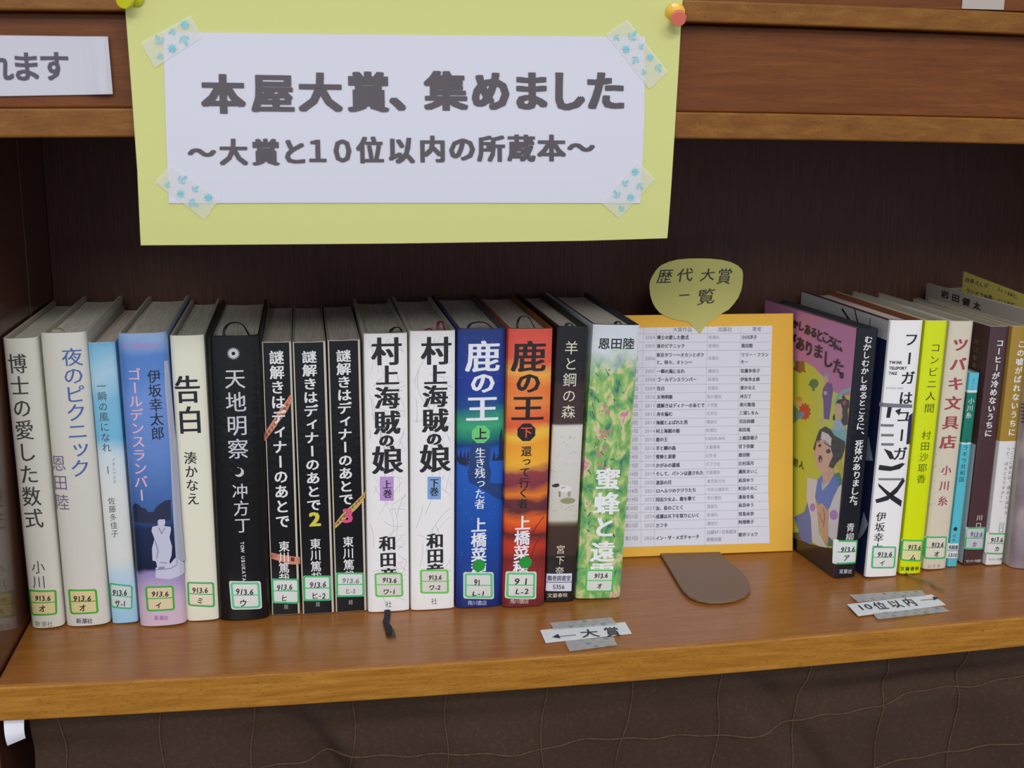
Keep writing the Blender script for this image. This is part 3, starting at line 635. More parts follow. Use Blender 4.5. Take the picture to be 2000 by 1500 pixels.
# ---- 15
g15 = ramp_mat([(.26, (60, 84, 92)), (.33, (78, 132, 104)), (.40, (104, 166, 104)), (.48, (134, 182, 98)), (.54, (160, 196, 120)), (.60, (206, 208, 140)), (.65, (222, 196, 170)), (.70, (204, 132, 136)), (.76, (150, 160, 196))], scale=(1.5, 1, .9), noise=105, detail=9, dist=.7, bump=.25, name='meadow_print')
nt = g15.node_tree; bs = nt.nodes['Principled BSDF']; tc = nt.nodes.new('ShaderNodeTexCoord'); sx_ = nt.nodes.new('ShaderNodeSeparateXYZ'); nt.links.new(tc.outputs['Object'], sx_.inputs[0])
n2 = nt.nodes.new('ShaderNodeTexNoise'); n2.inputs['Scale'].default_value = 80; nt.links.new(tc.outputs['Object'], n2.inputs['Vector'])
ma = nt.nodes.new('ShaderNodeMath'); ma.operation = 'MULTIPLY_ADD'; ma.inputs[1].default_value = .03; nt.links.new(n2.outputs['Fac'], ma.inputs[0]); nt.links.new(sx_.outputs['Z'], ma.inputs[2])
mr = nt.nodes.new('ShaderNodeMapRange'); mr.inputs['From Min'].default_value = .176; mr.inputs['From Max'].default_value = .196; nt.links.new(ma.outputs[0], mr.inputs['Value'])
mx = nt.nodes.new('ShaderNodeMix'); mx.data_type = 'RGBA'; mx.inputs['B'].default_value = lin((214, 220, 226)); nt.links.new(bs.inputs['Base Color'].links[0].from_socket, mx.inputs['A']); nt.links.new(mr.outputs[0], mx.inputs['Factor']); nt.links.new(mx.outputs['Result'], bs.inputs['Base Color'])
s = book('hardcover_book', ((1155, 637), (1123, 1166)), ((1251, 634), (1211, 1163)), 1172, 'hardcover with a painted green meadow spine and large white title', g15, B=.004, n=4, rim=mat((60, 60, 76), .6), right_m=FILM((200, 206, 196)))
A = Print(); random.seed(21)
for k in range(46):
    y = random.uniform(720, 1080); x = random.uniform(1160, 1222)-(y-720)*.07; a = random.gauss(1.1, .6); L = random.uniform(4, 13)
    A.stroke(pxpoly(s, [(x, y), (x+L*math.cos(a)*.6, y+L*math.sin(a))]), random.uniform(.0003, .0009))
A.place(s, 'dark_brush_strokes', mat((70, 84, 96), .4, .7), s.root, 5e-5)
A = Print()
for k in range(40):
    cx, cy_ = random.choice([(1175, 845), (1170, 870), (1195, 925), (1185, 800)]); A.ell(s.uv(min(cx+18, random.gauss(cx, 8)), random.gauss(cy_, 12)), random.uniform(.0004, .0014), random.uniform(.0004, .0014), 7)
A.place(s, 'pink_brush_strokes', mat((214, 120, 138), .4, .7), s.root, 6e-5)
text(s, s.root, 'author_lettering', '恩田陸', (1180, 671), (1228, 671), (24, 23), mat((40, 44, 44), .5), (.4, .4), vertical=False)
text(s, s.root, 'title_lettering', '蜜蜂と遠雷', None, None, None, mat((238, 240, 238), .45), (1.9, .6), pts=[(1187, 935), (1185, 983), (1180, 1029), (1177, 1077), (1175, 1118)], sizes=[(50, 44), (52, 46), (46, 44), (48, 42), (48, 40)])
sticker(s, s.root, [(1144, 1112), (1200, 1112), (1197, 1156), (1142, 1156)], [('913.6', (1174, 1124), 27, 13), ('オ', (1171, 1144), 10, 12)], (76, 200, 90), (222, 224, 214))
ribbon_top(s, mat((24, 26, 60), .6), .001, .008, .003, .002)
# ---- 16 book turned a little so that its front cover shows
pink = FILM((206, 134, 176), .45, .5)
s = book('hardcover_book', ((1674, 643), (1628, 1124)), ((1717, 643), (1671, 1124)), 1130, 'hardcover showing its front cover of cartoon figures on pink and yellow', FILM((22, 24, 34), .35, .7), B=.0022, n=4, left_m=pink, right_m=FILM((26, 34, 62)), rim=mat((60, 56, 70), .6), rot=math.radians(5.0), depth=.142)
wt2 = mat((232, 232, 228), .5)
text(s, s.root, 'title_lettering', 'むかしむかしあるところに、', (1695, 663), (1679, 849), (16, 15), wt2, (.4, .2), jit=1)
text(s, s.root, 'title_lettering', '死体がありました。', (1678, 866), (1667, 989), (17, 16), wt2, (.4, .2), jit=1)
text(s, s.root, 'author_lettering', '青柳碧人', (1661, 1030), (1657, 1086), (17, 18), wt2)
sticker(s, s.root, [(1630, 1055), (1676, 1055), (1674, 1100), (1628, 1103)], [('913.6', (1656, 1073), 28, 14), ('ア', (1653, 1090), 12, 13)], (60, 180, 90), (220, 224, 222))
text(s, s.root, 'publisher_lettering', '双葉社', (1643, 1116), (1660, 1116), (8, 9), wt2, vertical=False)
lf = s.left
def z1(*P): return [(1480+x/4.686, 520+y/4.686) for x, y in P]
def z2(*P): return [(1480+x/4.686, 820+y/4.686) for x, y in P]
def clip(P):
    out = []
    for a, b in pxpoly(lf, P): out.append((max(-s.D+.0015, min(-.0024, a)), max(.0002, min(s.H-.0006, b))))
    return out
lay = 5e-5
def art(name, color, *polys, rough=.45):
    global lay
    for P in polys:
        A = Print(); A.poly(clip(P)); A.place(lf, name, mat(color, rough, .5), s.root, lay); lay += .8e-5
def blob(c, rx, ry, n=16): return [(c[0]+rx*math.cos(2*math.pi*i/n), c[1]+ry*math.sin(2*math.pi*i/n)) for i in range(n)]
art('meadow_print', (212, 218, 72), z1((40, 900), (300, 865), (430, 870), (520, 930), (600, 1010), (640, 1100), (700, 1150), (770, 1180), (870, 1190)) + z2((850, 200), (850, 1130), (690, 1180), (560, 1160), (400, 1110), (290, 1060), (40, 900)))
art('black_hill_print', (22, 22, 24), z2((40, 880), (290, 1050), (400, 1105), (560, 1155), (700, 1180), (770, 1180), (770, 1500), (200, 1500), (40, 1300)))
art('stone_print', (92, 96, 80), z2((290, 1060), (330, 1030), (380, 1030), (400, 1070), (410, 1110), (350, 1090)))
art('stump_print', (150, 100, 66), z1((340, 865), (430, 868), (430, 930), (440, 975), (410, 965), (390, 980), (350, 960), (320, 935), (345, 915)))
art('teal_cloud_print', (130, 200, 200), z1((700, 1260), (720, 1190), (780, 1130), (850, 1110), (850, 1145), (790, 1160), (740, 1210), (725, 1270)), z2((640, 90), (720, 75), (790, 80), (830, 100), (825, 225), (730, 180), (690, 120)))
art('turtle_print', (62, 130, 76), blob(z1((515, 1073))[0], 9, 9), blob(z1((510, 1125))[0], 3, 4), blob(z1((475, 1085))[0], 2.5, 2))
art('purple_robe_print', (112, 72, 150), z1((600, 1110), (640, 1060), (680, 1075), (690, 1130), (675, 1250), (655, 1405), (605, 1395), (602, 1230), (590, 1180)))
art('grey_hair_print', (170, 160, 186), blob(z1((630, 1000))[0], 6.5, 5))
art('skin_print', (228, 178, 156), blob(z1((628, 1035))[0], 5, 6.5), blob(z1((620, 1160))[0], 3.5, 4), blob(z1((590, 1410))[0], 5, 2), blob(z1((385, 1265))[0], 5, 8))
art('red_fan_print', (206, 60, 52), [(z1((430, 1330))[0][0]+(13 if i % 2 else 9.5)*math.cos(i*math.pi/11), z1((430, 1330))[0][1]+(18 if i % 2 else 14)*math.sin(i*math.pi/11)) for i in range(22)])
art('green_robe_print', (118, 160, 110), z1((150, 1230), (280, 1260), (330, 1265), (370, 1310), (370, 1400), (320, 1450), (275, 1420), (140, 1400)))
art('blue_robe_print', (96, 150, 200), z1((370, 1330), (430, 1335), (420, 1385), (365, 1400)))
art('orange_hair_print', (216, 150, 60), z1((355, 1190), (400, 1200), (400, 1240), (365, 1235)))
art('brown_trunk_print', (150, 92, 52), z1((270, 1395), (310, 1440), (325, 1500), (300, 1560), (255, 1520)), z2((290, 0), (325, 20), (310, 110), (255, 165), (255, 130), (290, 80)))
art('lady_hair_print', (26, 24, 30), z1((715, 1260), (735, 1220), (775, 1215), (770, 1190), (790, 1180), (810, 1215), (840, 1230), (842, 1290), (825, 1310), (835, 1400), (825, 1450), (790, 1460), (755, 1440), (780, 1370), (770, 1300), (735, 1250)), z1((690, 1370), (705, 1350), (710, 1420), (690, 1410)), z1((600, 1475), (640, 1475), (640, 1500), (590, 1500)))
art('lady_face_print', (232, 186, 160), z1((722, 1265), (760, 1255), (778, 1310), (765, 1380), (745, 1410), (735, 1380), (715, 1370), (712, 1320)))
art('flower_print', (200, 50, 60), blob(z1((795, 1250))[0], 4, 4.5))
art('lady_robe_print', (170, 200, 226), z1((700, 1440), (745, 1410), (800, 1470), (800, 1500), (700, 1500)), z2((700, 0), (760, 0), (790, 60), (740, 110), (700, 50)))
art('blue_cloth_print', (96, 128, 206), z2((460, 740), (495, 850), (495, 1145), (400, 1100), (335, 890), (430, 840)))
art('teal_sleeve_print', (60, 130, 130), z2((690, 500), (750, 480), (790, 560), (790, 640), (740, 620)), z2((640, 1060), (690, 1110), (690, 1160), (640, 1150)))
art('sash_print', (214, 190, 60), z2((720, 380), (760, 360), (775, 450), (770, 520), (740, 460)))
art('robe_print', (96, 130, 214), z2((535, 560), (590, 505), (700, 500), (745, 590), (700, 700), (650, 815), (560, 780), (520, 690)))
art('vest_print', (232, 230, 232), z2((455, 525), (550, 550), (528, 700), (545, 800), (565, 1040), (640, 1172), (560, 1155), (500, 1110), (490, 900), (450, 720)), z2((745, 610), (790, 600), (785, 760), (765, 900), (740, 1110), (700, 1110), (645, 1060), (650, 830), (700, 700)))
art('vest_spots_print', (190, 140, 214), blob(z2((505, 800))[0], 5.5, 8), blob(z2((700, 870))[0], 8, 10))
art('neck_print', (226, 176, 146), z2((590, 480), (690, 420), (705, 500), (650, 570), (605, 600)))
art('collar_print', (200, 214, 200), z2((590, 550), (605, 600), (650, 570), (690, 520), (650, 590), (590, 650)))
art('hair_print', (24, 22, 30), z2((510, 265), (545, 150), (570, 90), (620, 60), (670, 90), (700, 140), (800, 200), (820, 260), (770, 350), (720, 400), (690, 445), (640, 420), (560, 330), (530, 285)))
art('face_print', (232, 184, 156), z2((545, 195), (600, 180), (670, 250), (692, 330), (660, 400), (640, 480), (600, 490), (545, 430), (522, 340), (530, 270)))
art('headband_print', (226, 222, 220), z2((592, 105), (650, 130), (680, 170), (672, 245), (620, 190), (580, 175)))
art('features_print', (40, 26, 30), blob(z2((577, 358))[0], 4, 7.5), blob(z2((572, 235))[0], 3.5, 3.2), blob(z2((650, 287))[0], 4.5, 4.5), z2((610, 205), (680, 250), (678, 258), (608, 214)), z2((550, 200), (575, 195), (573, 203), (552, 208)))
art('tongue_print', (206, 150, 140), blob(z2((580, 372))[0], 2, 3.5))
art('hands_print', (226, 172, 136), z2((540, 790), (590, 760), (620, 790), (655, 860), (650, 960), (650, 1120), (630, 1140), (600, 1070), (560, 930)))
art('finger_lines_print', (150, 96, 70), z2((600, 800), (606, 800), (622, 880), (610, 980), (602, 980), (614, 880)), z2((560, 850), (566, 850), (600, 940), (596, 944)))
text(lf, s.root, 'cover_title_lettering', 'かしあるところに、', (1554, 631), (1648, 677), (15, 22), mat((34, 24, 34), .5), (.7, .5), jit=1, vertical=False, off=lay, sizes=[(11+k*.9, 20+k*.9) for k in range(9)])
text(lf, s.root, 'cover_title_lettering', 'がありました。', None, None, None, mat((34, 24, 34), .5), (.8, .5), jit=1, vertical=False, off=lay, pts=[(1547, 661), (1563, 673), (1581, 680), (1600, 689), (1617, 700), (1637, 713), (1653, 726)], sizes=[(16+k*1.3, 27+k*1.3) for k in range(7)])
text(lf, s.root, 'cover_author_lettering', '柳碧人', (1543, 898), (1566, 908), (11, 18), mat((60, 70, 30), .5), (.2, 0), vertical=False, off=lay)
text(lf, s.root, 'cover_award_lettering', '賞', (1541, 938), (1541, 938), (11, 16), mat((190, 120, 60), .5), vertical=False, off=lay)
# ---- 17
s = book('hardcover_book', ((1737, 627), (1688, 1123)), ((1803, 626), (1751, 1121)), 1129, 'wide white hardcover with dark title over bold black brush strokes', white, B=.0032, n=4, left_m=FILM((28, 36, 70), .35, .7), right_m=FILM((120, 44, 34)), rim=mat((150, 78, 60), .6), rot=math.radians(.6), backy=.232)
lf = s.left; A = Print()
A.poly([(-s.D+.001, s.H-.001), (-.003, s.H-.001), (-.003, s.H-.015), (-s.D+.001, s.H-.015)]); A.place(lf, 'white_band_print', mat((206, 206, 204), .4, .5), s.root, 5e-5)
A = Print(); A.stroke([(-.055, s.H-.001), (-.05, s.H-.008), (-.045, s.H-.014)], .0016); A.stroke([(-.075, s.H-.004), (-.06, s.H-.011)], .002); A.stroke([(-.03, s.H-.004), (-.03, s.H-.012)], .001)
A.place(lf, 'brush_print', mat((30, 30, 40), .4), s.root, 8e-5)
A = Print(); A.poly([(-.006, .088), (-.016, .104), (-.022, .084)]); A.place(lf, 'pale_shape_print', mat((160, 176, 190), .4, .5), s.root, 8e-5); A = Print(); A.poly([(-.004, .040), (-.012, .047), (-.018, .022), (-.010, .030)]); A.place(lf, 'pale_shape_print', mat((160, 176, 190), .4, .5), s.root, 8e-5)
gr = mat((120, 122, 130), .5); dk = mat((30, 30, 40), .5); nv = mat((34, 38, 84), .5)
A = Print()
for y in (831, 850, 868): A.poly(pxpoly(s, [(1722, y-2.5), (1746, y-2.5), (1745, y+2.5), (1721, y+2.5)]))
A.poly(pxpoly(s, [(1722, 787), (1782, 790), (1782, 797), (1721, 795)])); A.poly(pxpoly(s, [(1716, 934), (1762, 934), (1762, 938), (1716, 938)]))
A.place(s, 'grey_stripe_print', gr, s.root, 5e-5)
for P in ([(1726, 876), (1741, 882), (1747, 896), (1738, 897)], [(1718, 908), (1742, 911), (1762, 904), (1768, 906), (1757, 916), (1738, 920), (1716, 918)],
          [(1710, 976), (1732, 968), (1752, 950), (1764, 932), (1768, 940), (1752, 962), (1734, 977), (1712, 983)], [(1716, 944), (1730, 956), (1746, 968), (1762, 978), (1760, 990), (1740, 976), (1716, 950)],
          [(1734, 795), (1742, 795), (1738, 816), (1731, 816)], [(1748, 802), (1760, 797), (1756, 812)]):
    A = Print(); A.poly(pxpoly(s, P)); A.place(s, 'brush_stroke_print', dk, s.root, 6e-5)
A = Print(); A.poly(pxpoly(s, [(1775, 812), (1784, 806), (1779, 868), (1770, 868)])); A.place(s, 'navy_block_print', nv, s.root, 6e-5)
text(s, s.root, 'title_lettering', 'フーガはユーガ', None, None, None, dk, (.8, .2), pts=[(1780, 663), (1776, 700), (1773, 738), (1769, 777), (1766, 813), (1761, 850), (1758, 886)], sizes=[(28, 28)]*7)
for st_, y, wd, x in (('TWINS', 708, 24, 1749), ('TELEPORT', 719, 34, 1754), ('TALE', 729, 16, 1744)): hline(s, s.root, 'latin_lettering', st_, (x, y), wd, 8, dk, (.3, .2))
hline(s, s.root, 'latin_lettering', 'KOTARO ISAKA', (1748, 758), 33, 5, gr)
text(s, s.root, 'author_lettering', '伊坂幸太郎', (1721, 1009), (1711, 1090), (20, 19), dk, (.3, 0))
sticker(s, s.root, [(1704, 1067), (1751, 1067), (1748, 1110), (1701, 1110)], [('913.6', (1728, 1083), 29, 13), ('イ', (1723, 1099), 10, 11)], (70, 190, 110), (228, 228, 224))
# ---- 18
s = book('hardcover_book', ((1806, 627), (1755, 1117)), ((1851, 627), (1798, 1115)), 1123, 'bright lime yellow hardcover with thin black title', FILM((216, 230, 0)), B=.003, n=3, rim=rimw, backy=.230)
ol = mat((60, 74, 22), .5)
text(s, s.root, 'title_lettering', 'コンビニ人間', (1827, 679), (1815, 797), (21, 19), ol)
text(s, s.root, 'author_lettering', '村田沙耶香', (1809, 850), (1799, 935), (19, 18), ol)
sticker(s, s.root, [(1763, 1054), (1804, 1054), (1800, 1097), (1759, 1095)], [('913.6', (1786, 1069), 26, 13), ('ム', (1783, 1088), 12, 12)], (60, 184, 80), (226, 222, 160))
text(s, s.root, 'publisher_lettering', '文藝春秋', (1763, 1111), (1791, 1110), (8, 8), ol, (.2, .2), vertical=False)
P = smoothpath([(-.004, .006, .0009), (-.003, -.004, .001), (.001, -.012, .0012), (.0055, -.020, .0011), (.0050, -.026, .0010), (.0080, -.034, .0011)], 6)
V, Fc = tube(P, .0011, 6, .3); mesh('bookmark_ribbon', V, Fc, mat((122, 120, 84), .8), s.root, smooth=80)
# ---- 19
s = book('hardcover_book', ((1853, 628), (1801, 1109)), ((1902, 628), (1847, 1106)), 1114, 'beige hardcover with dark red heavy title', FILM((216, 206, 184)), B=.0035, n=3, rim=rimw, backy=.230)
rd = mat((164, 70, 80), .5)
A = Print(); random.seed(9)
for k in range(46):
    x, y = random.uniform(1822, 1848), random.uniform(862, 990); x -= (y-862)*.10; A.stroke(pxpoly(s, [(x, y), (x+random.uniform(-5, 5), y+random.uniform(-7, 7))]), .00018)
A.place(s, 'line_drawing_print', mat((166, 164, 196), .5), s.root, 5e-5)
text(s, s.root, 'title_lettering', 'ツバキ文具店', (1876, 673), (1852, 863), (32, 28), rd, (1.3, .3))
text(s, s.root, 'author_lettering', '小川糸', (1848, 918), (1841, 978), (20, 20), rd, (.5, .1))
sticker(s, s.root, [(1809, 1048), (1850, 1047), (1847, 1091), (1805, 1092)], [('913.6', (1831, 1064), 24, 13), ('オ', (1829, 1081), 11, 12)], (56, 184, 110), (224, 218, 200))
text(s, s.root, 'publisher_lettering', '幻冬舎', (1815, 1106), (1833, 1105), (7, 7), mat((150, 130, 110), .5), vertical=False)
# ---- 20
c20 = ramp_mat([(0, (86, 188, 204)), (.643, (226, 232, 230)), (.650, (20, 120, 98)), (.905, (226, 232, 230)), (.915, (92, 190, 210))], axis='Z', amt=0, lo=0, hi=.149, const=True, bump=.1, name='teal_print')
s = book('paperback_book', ((1893, 729), (1849, 1104)), ((1913, 729), (1869, 1103)), 1108, 'small thin turquoise and green paperback, the shortest book', c20, B=.0012, n=3, board=.0006, block_drop=.001, rim=mat((120, 170, 176), .6), backy=.205)
text(s, s.root, 'author_lettering', '小川糸', (1897, 783), (1892, 811), (12, 13), wt)
text(s, s.root, 'title_lettering', 'キラキラ共和国', (1887, 862), (1878, 936), (11, 11), mat((24, 60, 70), .5))
text(s, s.root, 'subtitle_lettering', 'おいしい', (1902, 742), (1899, 760), (5, 5), mat((40, 120, 140), .5))
A = Print(); A.ell(s.uv(1866, 1033), .0016, .0016, 10); A.place(s, 'round_mark', mat((20, 34, 44), .5), s.root)
text(s, s.root, 'publisher_lettering', '幻冬', (1864, 1046), (1863, 1055), (7, 7), mat((30, 60, 80), .5))
sticker(s, s.root, [(1850, 1061), (1873, 1060), (1871, 1091), (1848, 1091)], [('巻図書', (1861, 1069), 20, 9), ('5310', (1860, 1084), 18, 10)], (70, 120, 130), (220, 226, 226), bw=.02, hand=False, name='library_sticker')
# ---- 21
br = ramp_mat([(0, (72, 46, 50)), (1, (74, 48, 52))], axis='Z', lo=0, hi=.19, amt=0, bump=.1, name='brown_cover')
s = book('hardcover_book', ((1933, 639), (1880, 1101)), ((1971, 638), (1918, 1100)), 1105, 'dark brown hardcover with white title between the beige and the gold book', FILM((74, 48, 52)), B=.0018, n=5, rim=rimw, left_m=FILM((84, 58, 52)), backy=.226)
A = Print(); A.poly([(-s.D+.002, .094), (-.002, .094), (-.002, .0008), (-s.D+.002, .0008)]); A.place(s.left, 'white_band_print', mat((222, 220, 214), .4, .5), s.root, 5e-5)
text(s.left, s.root, 'cover_lettering', '川口俊和', (1907, 667), (1903, 714), (9, 12), mat((146, 120, 100), .5), (.3, 0))
text(s, s.root, 'title_lettering', 'コーヒーが冷めないうちに', (1953, 670), (1930, 846), (15, 15), wt2, (.4, .2))
text(s, s.root, 'author_lettering', '川口', (1913, 1011), (1911, 1026), (12, 12), wt2)
sticker(s, s.root, [(1888, 1030), (1925, 1029), (1921, 1073), (1884, 1073)], [('913.6', (1907, 1044), 24, 13), ('カ', (1903, 1063), 9, 11)], (60, 184, 110), (196, 196, 206), ink=(90, 90, 100))
text(s, s.root, 'publisher_lettering', 'サンマーク出版', (1889, 1096), (1913, 1095), (5, 6), wt2, vertical=False)
# ---- 22
c22 = ramp_mat([(0, (226, 224, 222)), (.51, (166, 132, 50))], axis='Z', amt=0, lo=0, hi=.19, const=True, bump=.1, name='gold_and_white_print')
s = book('hardcover_book', ((1976, 638), (1923, 1101)), ((2010, 637), (1957, 1099)), 1105, 'gold hardcover with white paper band round its lower half', c22, B=.0022, n=4, rim=rimw, backy=.226)
text(s, s.root, 'title_lettering', 'この嘘がばれないうちに', (1995, 672), (1976, 844), (15, 15), wt2, (.4, .2))
gk = mat((90, 86, 92), .5)
text(s, s.root, 'band_lettering', '「ここに来れば、過去に戻れる', (1978, 874), (1965, 1001), (8, 8), gk)
text(s, s.root, 'band_lettering', 'って、ほんとうですか？」', (1969, 877), (1956, 981), (8, 8), gk)
text(s, s.root, 'author_lettering', '川口', (1956, 1025), (1955, 1035), (11, 11), gk)
sticker(s, s.root, [(1929, 1041), (1966, 1041), (1961, 1083), (1925, 1082)], [('913.6', (1947, 1054), 24, 13), ('カ', (1947, 1072), 9, 11)], (60, 184, 90), (224, 222, 220))
text(s, s.root, 'publisher_lettering', 'サンマーク出版', (1933, 1093), (1956, 1092), (5, 6), gk, vertical=False)
# ---- 23
c23 = ramp_mat([(.3, (126, 112, 122)), (.5, (150, 136, 142)), (.62, (178, 164, 158)), (.75, (110, 100, 116))], noise=24, detail=3, rough=.3, coat=.9, bump=.3, name='mottled_film', cr=.05)
s = book('hardcover_book', ((2024, 612), (1971, 1106)), ((2110, 606), (2062, 1100)), 1112, 'mauve grey film-wrapped hardcover cut by the right edge of the photo', c23, B=.008, n=2.4, rim=rimw, left_m=FILM((168, 158, 148)), backy=.232)
text(s.left, s.root, 'cover_lettering', '岩田健太', (1846, 575), (1908, 597), (16, 16), mat((40, 36, 36), .5), (.6, .4), vertical=False)
A = Print()
for k in range(6): A.poly(pxpoly(s, [(2005, 792+k*7), (2024, 792+k*7), (2024, 794+k*7), (2005, 794+k*7)]))
A.place(s, 'barcode_print', mat((40, 38, 44), .5), s.root)
H23 = s.H; xn = s.root.location.x - s.w/2 + .006
# yellow note standing up out of that book
nx_ = xn; a = onx(1882, 530, nx_); b = onx(2000, 575, nx_)
V = []
for t_ in (0, .0003):
    V += [(nx_+t_, a.y, a.z), (nx_+t_, b.y-.02, (a.z+b.z)/2+.0), (nx_+t_, b.y-.02, H23-.002), (nx_+t_, a.y, H23-.002)]
zz = lambda y: a.z+(b.z-a.z)*(y-a.y)/(b.y-a.y)
yA, yB = a.y, s.root.location.y+.012
V = [(nx_+t_, y_, z_) for t_ in (0, .0003) for y_, z_ in ((yA, zz(yA)), (yB, zz(yB)), (yB, H23-.001), (yA, H23-.001))]
tint = mat((204, 188, 92), .8)
nroot = empty('paper_note', (nx_, (yA+yB)/2, H23), 'yellow handwritten note sticking up behind the tops of the right-hand books', 'note')
V = [(x-nx_, y-(yA+yB)/2, z-H23) for x, y, z in V]
mesh('sheet', V, [(0, 1, 2, 3), (4, 7, 6, 5), (0, 4, 5, 1), (1, 5, 6, 2), (2, 6, 7, 3), (3, 7, 4, 0)], tint, nroot)
pn = Plane((0, 0, 0), (0, -1, 0), (0, 0, 1), (-1, 0, 0), None); pn.Mi = Matrix.Translation(Vector((-nx_, -(yA+yB)/2, -H23)))
hm = mat((72, 76, 92), .6)
text(pn, nroot, 'handwriting', '月星さんが', (1890, 547), (1926, 558), (9, 10), hm, (.15, .1), jit=1, vertical=False)
text(pn, nroot, 'handwriting', '2018年に', (1951, 565), (1983, 579), (8, 9), hm, (.15, .1), jit=1, vertical=False)
text(pn, nroot, 'handwriting', 'ラジオで推薦しています', (1890, 568), (1978, 596), (9, 11), hm, (.15, .1), jit=1, vertical=False)
# ================================================================== LIST CARD on its easel
C0 = Vector((.2235, .1585, sag(.22))); C1 = Vector((.3722, .1470, sag(.37))); T = Vector((.001, .028, .184))
U = (C1-C0); cw_ = U.length; U.normalize(); Vd = T - U*T.dot(U); ch_ = Vd.length + .0005; Vd.normalize(); N = U.cross(Vd)
if N.y > 0: N = -N
card = empty('display_card', (C0+C1)/2, 'orange card with a white printed table of prize winners, standing on a brown easel', 'sign')
base = (C0+C1)/2
cp = Plane(C0-base, U, Vd, N, None); cp.Mi = Matrix.Translation(-base)
def slab(pl, P, th, name, m, parent, off=0, curl=None, smooth=None):
    n = len(P); V = [pl.map(a, b, off + (curl(a, b) if curl else 0)+k*th) for k in (0, 1) for a, b in P]
    Fc = [(i, (i+1) % n, n+(i+1) % n, n+i) for i in range(n)]
    t = tessellate_polygon([[Vector((a, b, 0)) for a, b in P]]); Fc += [tuple(f) for f in t] + [tuple(n+i for i in reversed(f)) for f in t]
    return mesh(name, V, Fc, m, parent, smooth=smooth)
q = pxpoly(cp, [(1548, 612), (1546, 1075)])
slab(cp, [(0, .0005), (cw_, .0005), (q[0][0], q[0][1]), (0, q[0][1]+.001)], .0012, 'orange_board', mat((238, 184, 66), .75, bump=.05, bscale=500), card)
sh = [(1507, 636), (1501, 850), (1499, 950), (1502, 1060), (1350, 1064), (1215, 1068)]
uvs = pxpoly(cp, sh); uvs += [(.006, uvs[-1][1]), (.006, uvs[0][1]+.0005)]
sheet = slab(cp, uvs, .0003, 'list_sheet', mat((226, 226, 236), .7), card, .0013)
rows = [('2004', '博士の愛した数式', '新潮社', '小川洋子', 659, 658.5), ('2005', '夜のピクニック', '新潮社', '恩田陸', 675.5, 675),
 ('2006', None, '扶桑社', None, 700, 699), ('2007', '一瞬の風になれ', '講談社', '佐藤多佳子', 725, 724), ('2008', 'ゴールデンスランバー', '新潮社', '伊坂幸太郎', 741, 740.5),
 ('2009', '告白', '双葉社', '湊かなえ', 758.5, 757), ('2010', '天地明察', '角川書店', '冲方丁', 775, 774), ('2011', '謎解きはディナーのあとで', '小学館', '東川篤哉', 792, 790),
 ('2012', '舟を編む', '光文社', '三浦しをん', 808.5, 806), ('2013', '海賊とよばれた男', '講談社', '百田尚樹', 825, 822.5), ('2014', '村上海賊の娘', '新潮社', '和田竜', 841.5, 839),
 ('2015', '鹿の王', 'KADOKAWA', '上橋菜穂子', 858, 855), ('2016', '羊と鋼の森', '文藝春秋', '宮下奈都', 875, 871.5), ('2017', '蜜蜂と遠雷', '幻冬舎', '恩田陸', 891.5, 888),
 ('2018', 'かがみの孤城', 'ポプラ社', '辻村深月', 908.5, 904.5), ('2019', 'そして、バトンは渡された', '文藝春秋', '瀬尾まいこ', 925, 920.5), ('2020', '流浪の月', '東京創元社', '凪良ゆう', 942, 937.5),
 ('2021', '52ヘルツのクジラたち', '中央公論新社', '町田そのこ', 958.5, 953.5), ('2022', '同志少女よ、敵を撃て', '早川書房', '逢坂冬馬', 975, 970), ('2023', '汝、星のごとく', '講談社', '凪良ゆう', 992, 986),
 ('2024', '成瀬は天下を取りにいく', '新潮社', '宮島未奈', 1008, 1003), ('2025', 'カフネ', '講談社', '阿部暁子', 1025.5, 1019), ('2026', 'イン・ザ・メガチャーチ', None, '朝井リョウ', 1050.5, 1043.5)]
D1 = Print(); D2 = Print(); D3 = Print()
def put(pr, s_, xl, y, pitch, h, bold, rise=0.0):
    x = xl
    for c in s_:
        adv = pitch if ord(c) > 0x2000 else pitch*.56 if c.isdigit() else pitch*.66
        p = (x+adv/2, y+rise*(x-xl)); su, sv = scale_at(cp, p); pr.char(c, cp.uv(*p), pitch*su*.98, h*sv, (bold*su, bold*sv*.5)); x += adv
for k, (yr, ti, pub, au, yl, yr_) in enumerate(rows):
    sl = (yr_-yl)/165.0; t = k/22
    put(D2, yr, 1259-1.5*t, yl, 8.9, 9.5, .0, sl)
    put(D2, '第%d回' % (k+1), 1245-(8.0*2+ (4.6 if k < 9 else 9.2)), yl+(.3), 8.2, 9, .0, sl)
    if ti: put(D1, ti, 1282-1*t-(1.5 if k > 8 else 0), yl, 7.8, 9, .35, sl)
    if pub: put(D3, pub, 1382.5-(5.5 if 5 < k < 16 else 3)*min(1, t*2), yl+(yr_-yl)*.6, 7.2, 8, .0, sl)
    if au: put(D1, au, 1447-6*min(1, t*2), yr_, 7.6, 8.5, .3, sl)
put(D1, '東京タワー～オカンとボク', 1281, 693, 7.8, 8.8, .3); put(D1, 'と、時々、オトン～', 1281, 707.5, 7.8, 8.8, .3)
put(D1, 'リリー・フラン', 1446, 692.5, 7.7, 8.5, .3); put(D1, 'キー', 1445, 706.5, 7.6, 8.5, .3)
put(D3, '日経BP/日本経済', 1379, 1039, 7.3, 8.5, .1, -.03); put(D3, '新聞出版', 1379, 1053, 7.3, 8.5, .1, -.03)
put(D3, '大賞作品', 1313, 643.5, 9.5, 9.5, .15); put(D3, '出版社', 1401, 643, 9.3, 9.5, .15); put(D3, '著者', 1468, 642.5, 9, 9.5, .15)
